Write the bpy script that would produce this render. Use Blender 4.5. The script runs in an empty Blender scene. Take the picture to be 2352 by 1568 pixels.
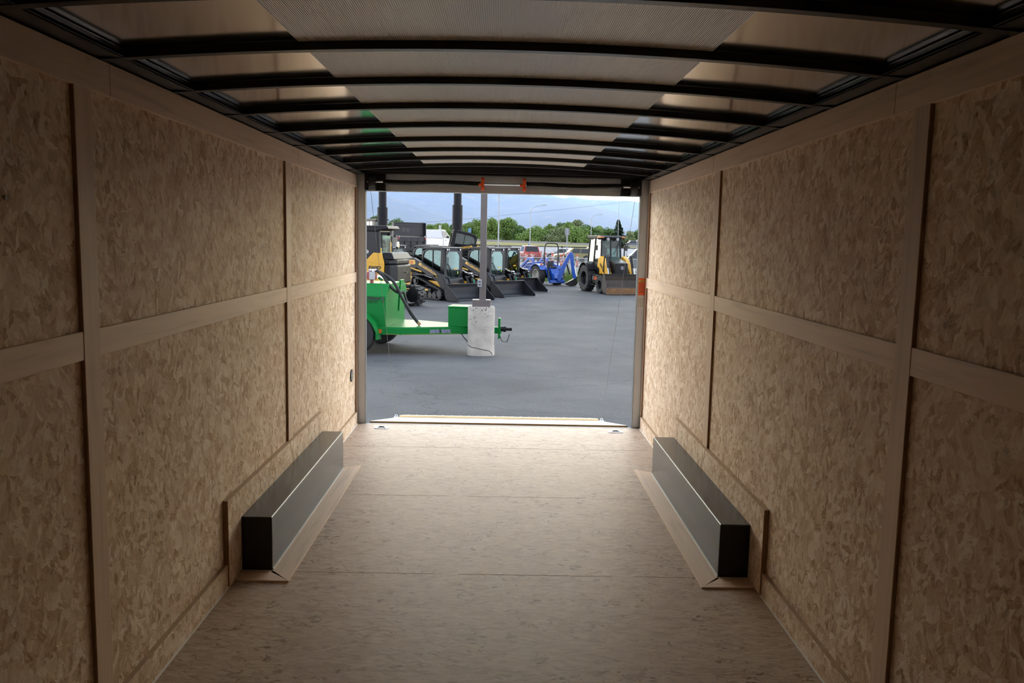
import bpy, bmesh, math, random
from mathutils import Vector, Matrix, Euler
random.seed(7)
scene = bpy.context.scene
COL = scene.collection
PI = math.pi

# ------------------------------------------------------------------ camera
cam_data = bpy.data.cameras.new('camera'); cam = bpy.data.objects.new('camera', cam_data)
COL.objects.link(cam); scene.camera = cam
cam_data.sensor_width = 22.3; cam_data.lens = 22.3 * 1918.3 / 2352
cam_data.clip_start = 0.05; cam_data.clip_end = 20000
YAW, PITCH, ROLL = 0.0138, 0.12043, 0.0209
_f = Vector((math.sin(YAW)*math.cos(PITCH), math.cos(YAW)*math.cos(PITCH), -math.sin(PITCH)))
_r0 = Vector((math.cos(YAW), -math.sin(YAW), 0)); _u0 = _r0.cross(_f)
_r = math.cos(ROLL)*_r0 + math.sin(ROLL)*_u0; _u = -math.sin(ROLL)*_r0 + math.cos(ROLL)*_u0
M = Matrix(((_r.x,_u.x,-_f.x,0.00065),(_r.y,_u.y,-_f.y,0.0),(_r.z,_u.z,-_f.z,1.587),(0,0,0,1)))
cam.matrix_world = M

# ------------------------------------------------------------------ sky, light, exposure
world = bpy.data.worlds.new('overcast_sky'); scene.world = world; world.use_nodes = True
wn = world.node_tree.nodes; wl = world.node_tree.links; wn.clear()
w_out = wn.new('ShaderNodeOutputWorld'); w_bg = wn.new('ShaderNodeBackground')
w_tc = wn.new('ShaderNodeTexCoord'); w_sep = wn.new('ShaderNodeSeparateXYZ'); w_ramp = wn.new('ShaderNodeValToRGB')
w_noise = wn.new('ShaderNodeTexNoise'); w_noise.inputs['Scale'].default_value = 2.2; w_noise.inputs['Detail'].default_value = 5
w_mix = wn.new('ShaderNodeMix'); w_mix.data_type = 'RGBA'; w_mix.blend_type = 'MULTIPLY'; w_mix.inputs['Factor'].default_value = 0.35
w_cr = wn.new('ShaderNodeValToRGB')
w_cr.color_ramp.elements[0].position = .35; w_cr.color_ramp.elements[0].color = (.72,.80,.92,1)
w_cr.color_ramp.elements[1].position = .62; w_cr.color_ramp.elements[1].color = (1.1,1.1,1.1,1)
w_ramp.color_ramp.elements[0].position = 0.0; w_ramp.color_ramp.elements[0].color = (1.56,1.60,1.74,1)
w_ramp.color_ramp.elements[1].position = 0.6; w_ramp.color_ramp.elements[1].color = (.40,.46,.56,1)
wl.new(w_tc.outputs['Generated'], w_sep.inputs[0]); wl.new(w_sep.outputs['Z'], w_ramp.inputs[0])
wl.new(w_tc.outputs['Generated'], w_noise.inputs['Vector']); wl.new(w_noise.outputs['Fac'], w_cr.inputs[0])
wl.new(w_ramp.outputs[0], w_mix.inputs['A']); wl.new(w_cr.outputs[0], w_mix.inputs['B'])
# brighter half of the sky ahead of the open end, where the sun sits behind thin cloud
w_yr = wn.new('ShaderNodeMapRange'); w_yr.inputs['From Min'].default_value = -.6; w_yr.inputs['From Max'].default_value = .9; w_yr.inputs['To Min'].default_value = .55; w_yr.inputs['To Max'].default_value = 1.75
wl.new(w_sep.outputs['Y'], w_yr.inputs['Value'])
w_m2 = wn.new('ShaderNodeVectorMath'); w_m2.operation = 'SCALE'; wl.new(w_mix.outputs['Result'], w_m2.inputs[0]); wl.new(w_yr.outputs[0], w_m2.inputs['Scale'])
wl.new(w_m2.outputs[0], w_bg.inputs['Color']); w_bg.inputs['Strength'].default_value = 2.0
wl.new(w_bg.outputs[0], w_out.inputs['Surface'])
sun_d = bpy.data.lights.new('hazy_sun', 'SUN'); sun = bpy.data.objects.new('hazy_sun', sun_d); COL.objects.link(sun)
sun_d.energy = 0.3; sun_d.angle = math.radians(50); sun_d.color = (1.0, .96, .9)
sun.rotation_euler = Euler((math.radians(-38), math.radians(-10), 0))
sun.location = (-8, 12, 30)
scene.view_settings.view_transform = 'Standard'; scene.view_settings.look = 'None'
scene.view_settings.gamma = 1; scene.view_settings.use_curve_mapping = False
scene.view_settings.exposure = 1.05
cy = scene.cycles
cy.use_denoising = True; cy.use_adaptive_sampling = True; cy.adaptive_threshold = .05
cy.max_bounces = 9; cy.diffuse_bounces = 7; cy.glossy_bounces = 5; cy.transparent_max_bounces = 16
cy.sample_clamp_indirect = 6.0; cy.volume_bounces = 1
cy.caustics_reflective = False; cy.caustics_refractive = False

# ------------------------------------------------------------------ materials
EXT = 1.0
def new_mat(name):
    m = bpy.data.materials.new(name); m.use_nodes = True
    nt = m.node_tree; nt.nodes.clear()
    return m, nt.nodes, nt.links
def pr(name, col, rough=.5, metal=0.0, var=.06, nscale=6.0, bump=0.0, bscale=60.0, spec=.5, coat=0.0):
    m, n, l = new_mat(name); col = tuple(c*EXT for c in col)
    o = n.new('ShaderNodeOutputMaterial'); b = n.new('ShaderNodeBsdfPrincipled'); l.new(b.outputs[0], o.inputs[0])
    b.inputs['Roughness'].default_value = rough; b.inputs['Metallic'].default_value = metal
    b.inputs['Specular IOR Level'].default_value = spec
    if coat: b.inputs['Coat Weight'].default_value = coat; b.inputs['Coat Roughness'].default_value = .12
    tc = n.new('ShaderNodeTexCoord'); nz = n.new('ShaderNodeTexNoise'); nz.inputs['Scale'].default_value = nscale; nz.inputs['Detail'].default_value = 4
    l.new(tc.outputs['Object'], nz.inputs['Vector'])
    r = n.new('ShaderNodeValToRGB')
    r.color_ramp.elements[0].position = .3; r.color_ramp.elements[1].position = .7
    r.color_ramp.elements[0].color = tuple(max(0, c*(1-var)) for c in col) + (1,)
    r.color_ramp.elements[1].color = tuple(min(1, c*(1+var)) for c in col) + (1,)
    l.new(nz.outputs['Fac'], r.inputs[0]); l.new(r.outputs[0], b.inputs['Base Color'])
    if bump:
        n2 = n.new('ShaderNodeTexNoise'); n2.inputs['Scale'].default_value = bscale; n2.inputs['Detail'].default_value = 3
        l.new(tc.outputs['Object'], n2.inputs['Vector'])
        bp = n.new('ShaderNodeBump'); bp.inputs['Strength'].default_value = bump; bp.inputs['Distance'].default_value = .01
        l.new(n2.outputs['Fac'], bp.inputs['Height']); l.new(bp.outputs[0], b.inputs['Normal'])
    return m
def ramp(n, stops):
    r = n.new('ShaderNodeValToRGB'); e = r.color_ramp.elements
    while len(e) < len(stops): e.new(.5)
    for q, (p, c) in zip(e, stops): q.position = p; q.color = tuple(c) + (1,)
    return r
def osb(name, uax, vax, tones, dark, fu=.045, fv=.105, sliver=.5, rough=.62, bump=.25, a0=0.0, sp_=1.0):
    """flakes: u across the grain, v along it, sizes in metres"""
    m, n, l = new_mat(name)
    o = n.new('ShaderNodeOutputMaterial'); b = n.new('ShaderNodeBsdfPrincipled'); l.new(b.outputs[0], o.inputs[0])
    b.inputs['Roughness'].default_value = rough; b.inputs['Specular IOR Level'].default_value = .14
    tc = n.new('ShaderNodeTexCoord'); sp = n.new('ShaderNodeSeparateXYZ'); l.new(tc.outputs['Object'], sp.inputs[0])
    cb = n.new('ShaderNodeCombineXYZ'); l.new(sp.outputs[uax], cb.inputs[0]); l.new(sp.outputs[vax], cb.inputs[1])
    wz = n.new('ShaderNodeTexNoise'); wz.inputs['Scale'].default_value = 22; wz.inputs['Detail'].default_value = 4
    l.new(cb.outputs[0], wz.inputs['Vector'])
    ws = n.new('ShaderNodeVectorMath'); ws.operation = 'SCALE'; ws.inputs['Scale'].default_value = .030
    l.new(wz.outputs['Color'], ws.inputs[0])
    wa = n.new('ShaderNodeVectorMath'); wa.operation = 'ADD'; l.new(cb.outputs[0], wa.inputs[0]); l.new(ws.outputs[0], wa.inputs[1])
    def layer(ang, k):
        rt = n.new('ShaderNodeMapping'); rt.inputs['Rotation'].default_value = (0,0,ang); rt.inputs['Location'].default_value = (ang*3.1+.37*k, 1.7*k, 0)
        l.new(wa.outputs[0], rt.inputs[0])
        sc = n.new('ShaderNodeMapping'); sc.inputs['Scale'].default_value = (1/(fu*k), 1/(fv*k), 1); l.new(rt.outputs[0], sc.inputs[0])
        v = n.new('ShaderNodeTexVoronoi'); v.voronoi_dimensions = '2D'; v.distance = 'CHEBYCHEV'; v.inputs['Scale'].default_value = 1.0
        l.new(sc.outputs[0], v.inputs['Vector'])
        s = n.new('ShaderNodeSeparateColor'); l.new(v.outputs['Color'], s.inputs[0])
        return s, sc
    def mixf(f, a, b_):
        mx = n.new('ShaderNodeMix'); mx.data_type = 'FLOAT'; l.new(f, mx.inputs[0]); l.new(a, mx.inputs[2]); l.new(b_, mx.inputs[3]); return mx.outputs[0]
    def grain(sc):
        gm = n.new('ShaderNodeMapping'); gm.inputs['Scale'].default_value = (3.2, 1.1, 1); l.new(sc.outputs[0], gm.inputs[0])
        gz = n.new('ShaderNodeTexNoise'); gz.inputs['Scale'].default_value = 1.6; gz.inputs['Detail'].default_value = 5; gz.inputs['Roughness'].default_value = .65; l.new(gm.outputs[0], gz.inputs['Vector']); return gz.outputs['Fac']
    base, bsc = layer(a0, 1.25); val = base.outputs[0]; grn = grain(bsc)
    for ang, k, th, g in ((a0+.62*sp_,1.0,.45,True), (a0-.55*sp_,1.35,.52,True), (a0+1.15*sp_,.8,.60,False), (a0-1.2*sp_,.62,.68,True), (a0+.25*sp_,.45,.70,False), (a0-.8*sp_,.32,.80,False)):
        s, sc = layer(ang, k)
        gt = n.new('ShaderNodeMath'); gt.operation = 'GREATER_THAN'; gt.inputs[1].default_value = th; l.new(s.outputs[1], gt.inputs[0])
        val = mixf(gt.outputs[0], val, s.outputs[0])
        if g: grn = mixf(gt.outputs[0], grn, grain(sc))
    # tone of each flake plus the grain inside it
    va = n.new('ShaderNodeMath'); va.operation = 'MULTIPLY_ADD'; va.inputs[1].default_value = .68; va.inputs[2].default_value = -.375; l.new(val, va.inputs[0])
    ad = n.new('ShaderNodeMath'); ad.operation = 'MULTIPLY_ADD'; ad.inputs[1].default_value = 1.1; l.new(grn, ad.inputs[0]); l.new(va.outputs[0], ad.inputs[2])
    rp = ramp(n, tones); l.new(ad.outputs[0], rp.inputs[0])
    # dark slivers and resin spots
    sm = n.new('ShaderNodeMapping'); sm.inputs['Scale'].default_value = (40, 24, 1); sm.inputs['Rotation'].default_value = (0,0,.3); l.new(wa.outputs[0], sm.inputs[0])
    sz = n.new('ShaderNodeTexNoise'); sz.inputs['Scale'].default_value = 1; sz.inputs['Detail'].default_value = 2; sz.inputs['Distortion'].default_value = 1.2; l.new(sm.outputs[0], sz.inputs['Vector'])
    sr = ramp(n, [(.585,(0,0,0)), (.66,(1,1,1))]); l.new(sz.outputs['Fac'], sr.inputs[0])
    bm_ = n.new('ShaderNodeTexNoise'); bm_.inputs['Scale'].default_value = 5; l.new(cb.outputs[0], bm_.inputs['Vector'])
    br = ramp(n, [(.42,(0,0,0)), (.62,(1,1,1))]); l.new(bm_.outputs['Fac'], br.inputs[0])
    mu = n.new('ShaderNodeMath'); mu.operation = 'MULTIPLY'; l.new(sr.outputs[0], mu.inputs[0]); l.new(br.outputs[0], mu.inputs[1])
    m2 = n.new('ShaderNodeMath'); m2.operation = 'MULTIPLY'; m2.inputs[1].default_value = sliver; l.new(mu.outputs[0], m2.inputs[0])
    mc = n.new('ShaderNodeMix'); mc.data_type = 'RGBA'; l.new(m2.outputs[0], mc.inputs['Factor']); l.new(rp.outputs[0], mc.inputs['A']); mc.inputs['B'].default_value = tuple(dark) + (1,)
    l.new(mc.outputs['Result'], b.inputs['Base Color'])
    bp = n.new('ShaderNodeBump'); bp.inputs['Strength'].default_value = bump; bp.inputs['Distance'].default_value = .004
    l.new(ad.outputs[0], bp.inputs['Height']); l.new(bp.outputs[0], b.inputs['Normal'])
    return m
def ply(name, col, along):
    """maple-faced plywood, faint grain along an object axis"""
    m, n, l = new_mat(name)
    o = n.new('ShaderNodeOutputMaterial'); b = n.new('ShaderNodeBsdfPrincipled'); l.new(b.outputs[0], o.inputs[0])
    b.inputs['Roughness'].default_value = .55; b.inputs['Specular IOR Level'].default_value = .35
    tc = n.new('ShaderNodeTexCoord'); mp = n.new('ShaderNodeMapping'); s = [34, 34, 34]; s[along] = 1.7
    mp.inputs['Scale'].default_value = s; l.new(tc.outputs['Object'], mp.inputs[0])
    z = n.new('ShaderNodeTexNoise'); z.inputs['Scale'].default_value = 1; z.inputs['Detail'].default_value = 5; z.inputs['Distortion'].default_value = .8; l.new(mp.outputs[0], z.inputs['Vector'])
    r = ramp(n, [(.25, [c*.80 for c in col]), (.45, col), (.75, [min(1,c*1.10) for c in col])]); l.new(z.outputs['Fac'], r.inputs[0])
    l.new(r.outputs[0], b.inputs['Base Color'])
    return m
def glass(name, tint, gloss=.12, rough=.03):
    m, n, l = new_mat(name)
    o = n.new('ShaderNodeOutputMaterial'); t = n.new('ShaderNodeBsdfTransparent'); g = n.new('ShaderNodeBsdfGlossy'); mx = n.new('ShaderNodeMixShader')
    t.inputs['Color'].default_value = tuple(tint) + (1,); g.inputs['Roughness'].default_value = rough
    lw = n.new('ShaderNodeFresnel'); lw.inputs['IOR'].default_value = 1.5
    ma = n.new('ShaderNodeMath'); ma.operation = 'MULTIPLY_ADD'; ma.inputs[1].default_value = .35; ma.inputs[2].default_value = gloss; l.new(lw.outputs[0], ma.inputs[0])
    l.new(ma.outputs[0], mx.inputs[0]); l.new(t.outputs[0], mx.inputs[1]); l.new(g.outputs[0], mx.inputs[2]); l.new(mx.outputs[0], o.inputs[0])
    return m
def leaf_mat(name, c1, c2, flat=False):
    m, n, l = new_mat(name); c1 = [c*EXT for c in c1]; c2 = [c*EXT for c in c2]
    o = n.new('ShaderNodeOutputMaterial'); b = n.new('ShaderNodeBsdfPrincipled'); l.new(b.outputs[0], o.inputs[0])
    b.inputs['Roughness'].default_value = .6; b.inputs['Specular IOR Level'].default_value = 0 if flat else .12
    if flat: b.inputs['Roughness'].default_value = 1.0
    tc = n.new('ShaderNodeTexCoord'); z = n.new('ShaderNodeTexNoise'); z.inputs['Scale'].default_value = .9; z.inputs['Detail'].default_value = 6
    l.new(tc.outputs['Object'], z.inputs['Vector']); r = ramp(n, [(.35,c1), (.65,c2)]); l.new(z.outputs['Fac'], r.inputs[0]); l.new(r.outputs[0], b.inputs['Base Color'])
    return m

WT = [(.0,(.30,.17,.085)), (.13,(.47,.31,.19)), (.32,(.62,.46,.32)), (.52,(.71,.56,.425)), (.74,(.79,.655,.52)), (.95,(.91,.82,.71))]
FT = [(.02,(.31,.22,.155)), (.25,(.425,.325,.25)), (.6,(.495,.40,.32)), (.95,(.575,.485,.405))]
MT = {}
MT['osb_wall'] = osb('osb_wall', 'Y', 'Z', WT, (.17,.085,.035))
MT['osb_back'] = osb('osb_front_wall', 'X', 'Z', WT, (.17,.085,.035))
MT['osb_strip'] = osb('osb_strip', 'Y', 'Z', WT, (.2,.11,.05), sliver=.3)
MT['osb_floor'] = osb('osb_floor', 'Y', 'X', FT, (.13,.075,.04), fu=.022, fv=.11, sliver=.75, rough=.5, bump=.15, sp_=.28)
MT['ply_h'] = ply('maple_plywood_lengthwise', (.71,.55,.42), 1)
MT['ply_v'] = ply('maple_plywood_upright', (.64,.485,.365), 2)
MT['ply_x'] = ply('maple_plywood_crosswise', (.66,.505,.385), 0)
MT['ply_raw'] = ply('raw_plywood_edge', (.42,.27,.12), 0)
MT['edge_tan'] = pr('tan_board_edge', (.44,.31,.19), .7, var=.12, nscale=25)
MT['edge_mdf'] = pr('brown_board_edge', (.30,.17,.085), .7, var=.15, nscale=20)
MT['black'] = pr('black_enamel_steel', (.006,.006,.0065), .38, var=.2, spec=.4)
MT['black_matte'] = pr('black_rubber', (.013,.013,.013), .75, var=.25, nscale=9, bump=.2)
MT['wheelbox'] = pr('dark_satin_steel', (.013,.0125,.012), .22, 0.0, var=.25, nscale=2.5, bump=.04, bscale=5, spec=.38)
MT['white_plain'] = pr('white_caulk', (.82,.82,.80), .5, var=.03)
MT['steel'] = pr('brushed_stainless', (.58,.62,.67), .45, .5, var=.04, nscale=2, bump=.03, bscale=4)
MT['zinc'] = pr('bright_zinc', (.72,.78,.85), .28, 1.0, var=.06, nscale=25)
MT['orange_clip'] = pr('orange_plastic', (.80,.095,.01), .5, var=.05)
MT['wire'] = pr('steel_wire', (.16,.145,.125), .5, .4)
# roof skin: slightly wavy bright sheet
def sheet(name, col, rough, metal, ribs):
    m, n, l = new_mat(name)
    o = n.new('ShaderNodeOutputMaterial'); b = n.new('ShaderNodeBsdfPrincipled'); l.new(b.outputs[0], o.inputs[0])
    b.inputs['Base Color'].default_value = tuple(col)+(1,); b.inputs['Roughness'].default_value = rough; b.inputs['Metallic'].default_value = metal
    tc = n.new('ShaderNodeTexCoord'); z = n.new('ShaderNodeTexNoise'); z.inputs['Scale'].default_value = 1.6; z.inputs['Detail'].default_value = 1
    l.new(tc.outputs['Object'], z.inputs['Vector'])
    bp = n.new('ShaderNodeBump'); bp.inputs['Strength'].default_value = .5; bp.inputs['Distance'].default_value = .02; l.new(z.outputs['Fac'], bp.inputs['Height'])
    last = bp
    if ribs:
        w = n.new('ShaderNodeTexWave'); w.bands_direction = 'X'; w.inputs['Scale'].default_value = 55; l.new(tc.outputs['Object'], w.inputs['Vector'])
        b2 = n.new('ShaderNodeBump'); b2.inputs['Strength'].default_value = .35; b2.inputs['Distance'].default_value = .003
        l.new(w.outputs['Fac'], b2.inputs['Height']); l.new(bp.outputs[0], b2.inputs['Normal']); last = b2
        r = ramp(n, [(0,[c*.88 for c in col]), (1,col)]); l.new(w.outputs['Fac'], r.inputs[0]); l.new(r.outputs[0], b.inputs['Base Color'])
    l.new(last.outputs[0], b.inputs['Normal'])
    return m
MT['roof_sheet'] = sheet('galvanised_roof_sheet', (.74,.72,.69), .13, 1.0, False)
MT['liner'] = sheet('white_ribbed_liner', (.84,.80,.74), .30, 0.0, True)

# ------------------------------------------------------------------ mesh helpers
def xf(pts, mat): return [mat @ Vector(p) for p in pts]
class MB:
    M0 = Matrix.Identity(4)
    def __init__(s): s.v = []; s.f = []; s.m = MB.M0.copy()
    def add(s, vs, fs):
        o = len(s.v); s.v += [s.m @ Vector(p) for p in vs]; s.f += [tuple(i+o for i in f) for f in fs]; return s
    def box(s, c, d, rot=None):
        x, y, z = d[0]/2, d[1]/2, d[2]/2
        vs = [Vector((a*x, b*y, e*z)) for a in (-1,1) for b in (-1,1) for e in (-1,1)]
        if rot is not None:
            R = rot if isinstance(rot, Matrix) else Euler(rot).to_matrix()
            vs = [R @ v for v in vs]
        vs = [v + Vector(c) for v in vs]
        return s.add(vs, [(0,1,3,2),(4,6,7,5),(0,4,5,1),(2,3,7,6),(0,2,6,4),(1,5,7,3)])
    def bb(s, x0, x1, y0, y1, z0, z1):
        return s.box(((x0+x1)/2,(y0+y1)/2,(z0+z1)/2), (abs(x1-x0),abs(y1-y0),abs(z1-z0)))
    def bar(s, p0, p1, w, h, up=(0,0,1)):
        p0, p1 = Vector(p0), Vector(p1); d = p1-p0; L = d.length
        if L < 1e-6: return s
        d.normalize(); u = Vector(up)
        if abs(d.dot(u)) > .98: u = Vector((0,1,0))
        r = d.cross(u).normalized(); u = r.cross(d)
        return s.box((p0+p1)/2, (L, w, h), Matrix((d, r, u)).transposed())
    def cyl(s, p0, p1, r0, r1=None, n=14, caps=True):
        p0, p1 = Vector(p0), Vector(p1); r1 = r0 if r1 is None else r1
        d = (p1-p0).normalized(); a = Vector((1,0,0)) if abs(d.x) < .9 else Vector((0,1,0))
        u = d.cross(a).normalized(); w = d.cross(u); vs = []
        for p, r in ((p0,r0),(p1,r1)):
            for i in range(n):
                t = 2*PI*i/n; vs.append(p + u*r*math.cos(t) + w*r*math.sin(t))
        fs = [(i,(i+1)%n,n+(i+1)%n,n+i) for i in range(n)]
        if caps: fs += [tuple(range(n))[::-1], tuple(range(n,2*n))]
        return s.add(vs, fs)
    def tube(s, pts, r, n=8, closed=False):
        pts = [Vector(p) for p in pts]; k = len(pts); vs = []; prev = None
        for i, p in enumerate(pts):
            if closed: d = (pts[(i+1)%k]-pts[i-1]).normalized()
            else: d = (pts[min(i+1,k-1)]-pts[max(i-1,0)]).normalized()
            if prev is None:
                a = Vector((0,0,1)) if abs(d.z) < .9 else Vector((1,0,0)); u = d.cross(a).normalized()
            else:
                u = (prev - d*prev.dot(d)).normalized()
            prev = u; w = d.cross(u)
            for j in range(n):
                t = 2*PI*j/n; vs.append(p + u*r*math.cos(t) + w*r*math.sin(t))
        fs = []
        for i in range(k if closed else k-1):
            a, b = i*n, ((i+1)%k)*n
            fs += [(a+j, a+(j+1)%n, b+(j+1)%n, b+j) for j in range(n)]
        if not closed: fs += [tuple(range(n))[::-1], tuple(range((k-1)*n, k*n))]
        return s.add(vs, fs)
    def prism(s, poly, lo, hi, plane='xz'):
        """poly in a plane, pushed along the third axis from lo to hi"""
        def P(a, b, c): return {'xz':(a,c,b), 'xy':(a,b,c), 'yz':(c,a,b)}[plane]
        k = len(poly); vs = [P(a,b,lo) for a,b in poly] + [P(a,b,hi) for a,b in poly]
        return s.add(vs, [tuple(range(k)), tuple(range(k,2*k))[::-1]] + [(i,k+i,k+(i+1)%k,(i+1)%k) for i in range(k)])
    def shell(s, outer, inner, lo, hi, plane='xz'):
        """a frame: ring between two outlines of equal length, pushed along an axis"""
        def P(a, b, c): return {'xz':(a,c,b), 'xy':(a,b,c), 'yz':(c,a,b)}[plane]
        k = len(outer); vs = []
        for c in (lo, hi):
            vs += [P(a,b,c) for a,b in outer] + [P(a,b,c) for a,b in inner]
        fs = []
        for i in range(k):
            j = (i+1)%k
            fs += [(i,j,k+j,k+i), (2*k+i,3*k+i,3*k+j,2*k+j), (i,2*k+i,2*k+j,j), (k+i,k+j,3*k+j,3*k+i)]
        return s.add(vs, fs)
    def quad(s, a, b, c, d): return s.add([a,b,c,d], [(0,1,2,3)])
    def lathe(s, prof, c, axis='z', n=24, caps=True):
        """prof: (radius, height) along axis from c"""
        vs = []; c = Vector(c)
        for r, h in prof:
            for i in range(n):
                t = 2*PI*i/n; a, b = r*math.cos(t), r*math.sin(t)
                vs.append(c + Vector({'z':(a,b,h), 'y':(a,h,b), 'x':(h,a,b)}[axis]))
        k = len(prof); fs = []
        for q in range(k-1): fs += [(q*n+i, q*n+(i+1)%n, (q+1)*n+(i+1)%n, (q+1)*n+i) for i in range(n)]
        if caps: fs += [tuple(range(n))[::-1], tuple(range((k-1)*n, k*n))]
        return s.add(vs, fs)
    def build(s, name, mat, parent=None, bevel=0.0, smooth=False, seg=2, kind=None):
        me = bpy.data.meshes.new(name); me.from_pydata([tuple(v) for v in s.v], [], s.f)
        bm = bmesh.new(); bm.from_mesh(me); bmesh.ops.recalc_face_normals(bm, faces=bm.faces); bm.to_mesh(me); bm.free()
        me.materials.append(mat if not isinstance(mat, str) else MT[mat])
        o = bpy.data.objects.new(name, me); COL.objects.link(o)
        if parent is not None: o.parent = parent
        if smooth:
            for p in me.polygons: p.use_smooth = True
            if smooth != 'all':
                try: me.set_sharp_from_angle(angle=math.radians(38))
                except Exception: pass
        if bevel:
            b = o.modifiers.new('edge_bevel', 'BEVEL'); b.width = bevel; b.segments = seg; b.limit_method = 'ANGLE'; b.angle_limit = math.radians(35)
            b.use_clamp_overlap = True
        if kind: o['kind'] = kind
        return o
def tag(o, label, cat, group=None):
    o['label'] = label; o['category'] = cat
    if group: o['group'] = group
    return o
def thing(name, label, cat, loc=(0,0,0), rz=0.0, group=None, pitch=0.0):
    e = bpy.data.objects.new(name, None); COL.objects.link(e); e.empty_display_size = .2
    e.location = loc; e.rotation_euler = (0, pitch, rz)
    return tag(e, label, cat, group)
def struct(o, label, cat): o['kind'] = 'structure'; o['label'] = label; o['category'] = cat; return o
def kids(o): return [c for c in bpy.data.objects if c.parent == o]
def copy_tree(o, parent=None):
    c = o.copy(); COL.objects.link(c)
    if parent is not None: c.parent = parent
    for ch in kids(o): copy_tree(ch, c)
    return c
def dup(o, loc, rz, label, group=None, pitch=0.0):
    c = copy_tree(o); c.location = loc; c.rotation_euler = (0, pitch, rz); c['label'] = label
    if group: c['group'] = group
    return c
def lettering(text, size, mat, parent, mtx, name='lettering', depth=.003, bold=.0, shear=0.0, align='LEFT', sx=1.0):
    cu = bpy.data.curves.new('text', 'FONT'); cu.body = text; cu.size = size; cu.extrude = depth; cu.offset = bold; cu.shear = shear; cu.align_x = align
    cu.resolution_u = 2
    t = bpy.data.objects.new('text', cu); COL.objects.link(t)
    dg = bpy.context.evaluated_depsgraph_get(); dg.update()
    me = bpy.data.meshes.new_from_object(t.evaluated_get(dg)); bpy.data.objects.remove(t); bpy.data.curves.remove(cu)
    me.name = name; me.transform(mtx @ Matrix.Diagonal((sx,1,1,1))); me.materials.clear(); me.materials.append(MT[mat] if isinstance(mat,str) else mat)
    o = bpy.data.objects.new(name, me); COL.objects.link(o)
    if parent is not None: o.parent = parent
    return o
def face_mtx(origin, xdir, ydir):
    x = Vector(xdir).normalized(); y = Vector(ydir); y = (y - x*y.dot(x)).normalized(); z = x.cross(y); o = Vector(origin)
    return Matrix(((x.x,y.x,z.x,o.x),(x.y,y.y,z.y,o.y),(x.z,y.z,z.z,o.z),(0,0,0,1)))

# ================================================================== THE TRAILER: setting
HW = 1.23; DEND = 7.04; FRONT = -0.75; HT = 2.099
def wall(side):
    s = -1 if side == 'left' else 1
    m = MB(); m.bb(s*HW, s*(HW+.05), FRONT-.05, DEND, -.08, 2.19)
    return struct(m.build('wall_'+side, 'osb_wall'), 'oriented strand board wall on the %s of the trailer' % side, 'wall')
wall('left'); wall('right')
m = MB(); m.bb(-HW-.05, HW+.05, FRONT-.05, FRONT, -.08, 2.19); struct(m.build('wall_front', 'osb_back'), 'strand board wall at the closed end of the trailer', 'wall')
m = MB(); m.bb(-HW, HW, FRONT, DEND+.02, -.06, 0); flo = struct(m.build('floor', 'osb_floor'), 'strand board floor of the trailer', 'floor')
for y in (2.61, 3.83, 5.05, 6.27):
    for a, b in ((-1.2,-.30),(-.18,.55),(.66,1.2)):
        m = MB(); m.bb(a, b, y-.0016, y+.0016, 0, .0006); so = m.build('seam', 'edge_mdf', flo); so['kind'] = 'structure'
def zc(x): return 2.181 - .056*(x/1.2)**2
m = MB(); N = 24; xs = [-HW + 2*HW*i/N for i in range(N+1)]
vs = [(x,y,zc(x)) for x in xs for y in (FRONT, DEND)] + [(x,y,zc(x)+.03) for x in xs for y in (FRONT, DEND)]
fs = [(2*i,2*i+1,2*i+3,2*i+2) for i in range(N)]; k = 2*(N+1); fs += [(k+2*i,k+2*i+2,k+2*i+3,k+2*i+1) for i in range(N)]
m.add(vs, fs); struct(m.build('ceiling', 'roof_sheet', smooth='all'), 'curved bare metal roof sheet of the trailer', 'ceiling')
# ribbed white liner panel running down the middle of the roof
m = MB(); xs = [-.62 + 1.24*i/16 for i in range(17)]
vs = [(x,y,zc(x)-.004) for x in xs for y in (FRONT, 6.86)] + [(x,y,zc(x)-.001) for x in xs for y in (FRONT, 6.86)]
k = 34; fs = [(2*i,2*i+1,2*i+3,2*i+2) for i in range(16)] + [(k+2*i,k+2*i+2,k+2*i+3,k+2*i+1) for i in range(16)]
m.add(vs, fs); struct(m.build('trim_1', 'liner', smooth='all'), 'white ribbed liner panel down the middle of the roof', 'ceiling panel')
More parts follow.
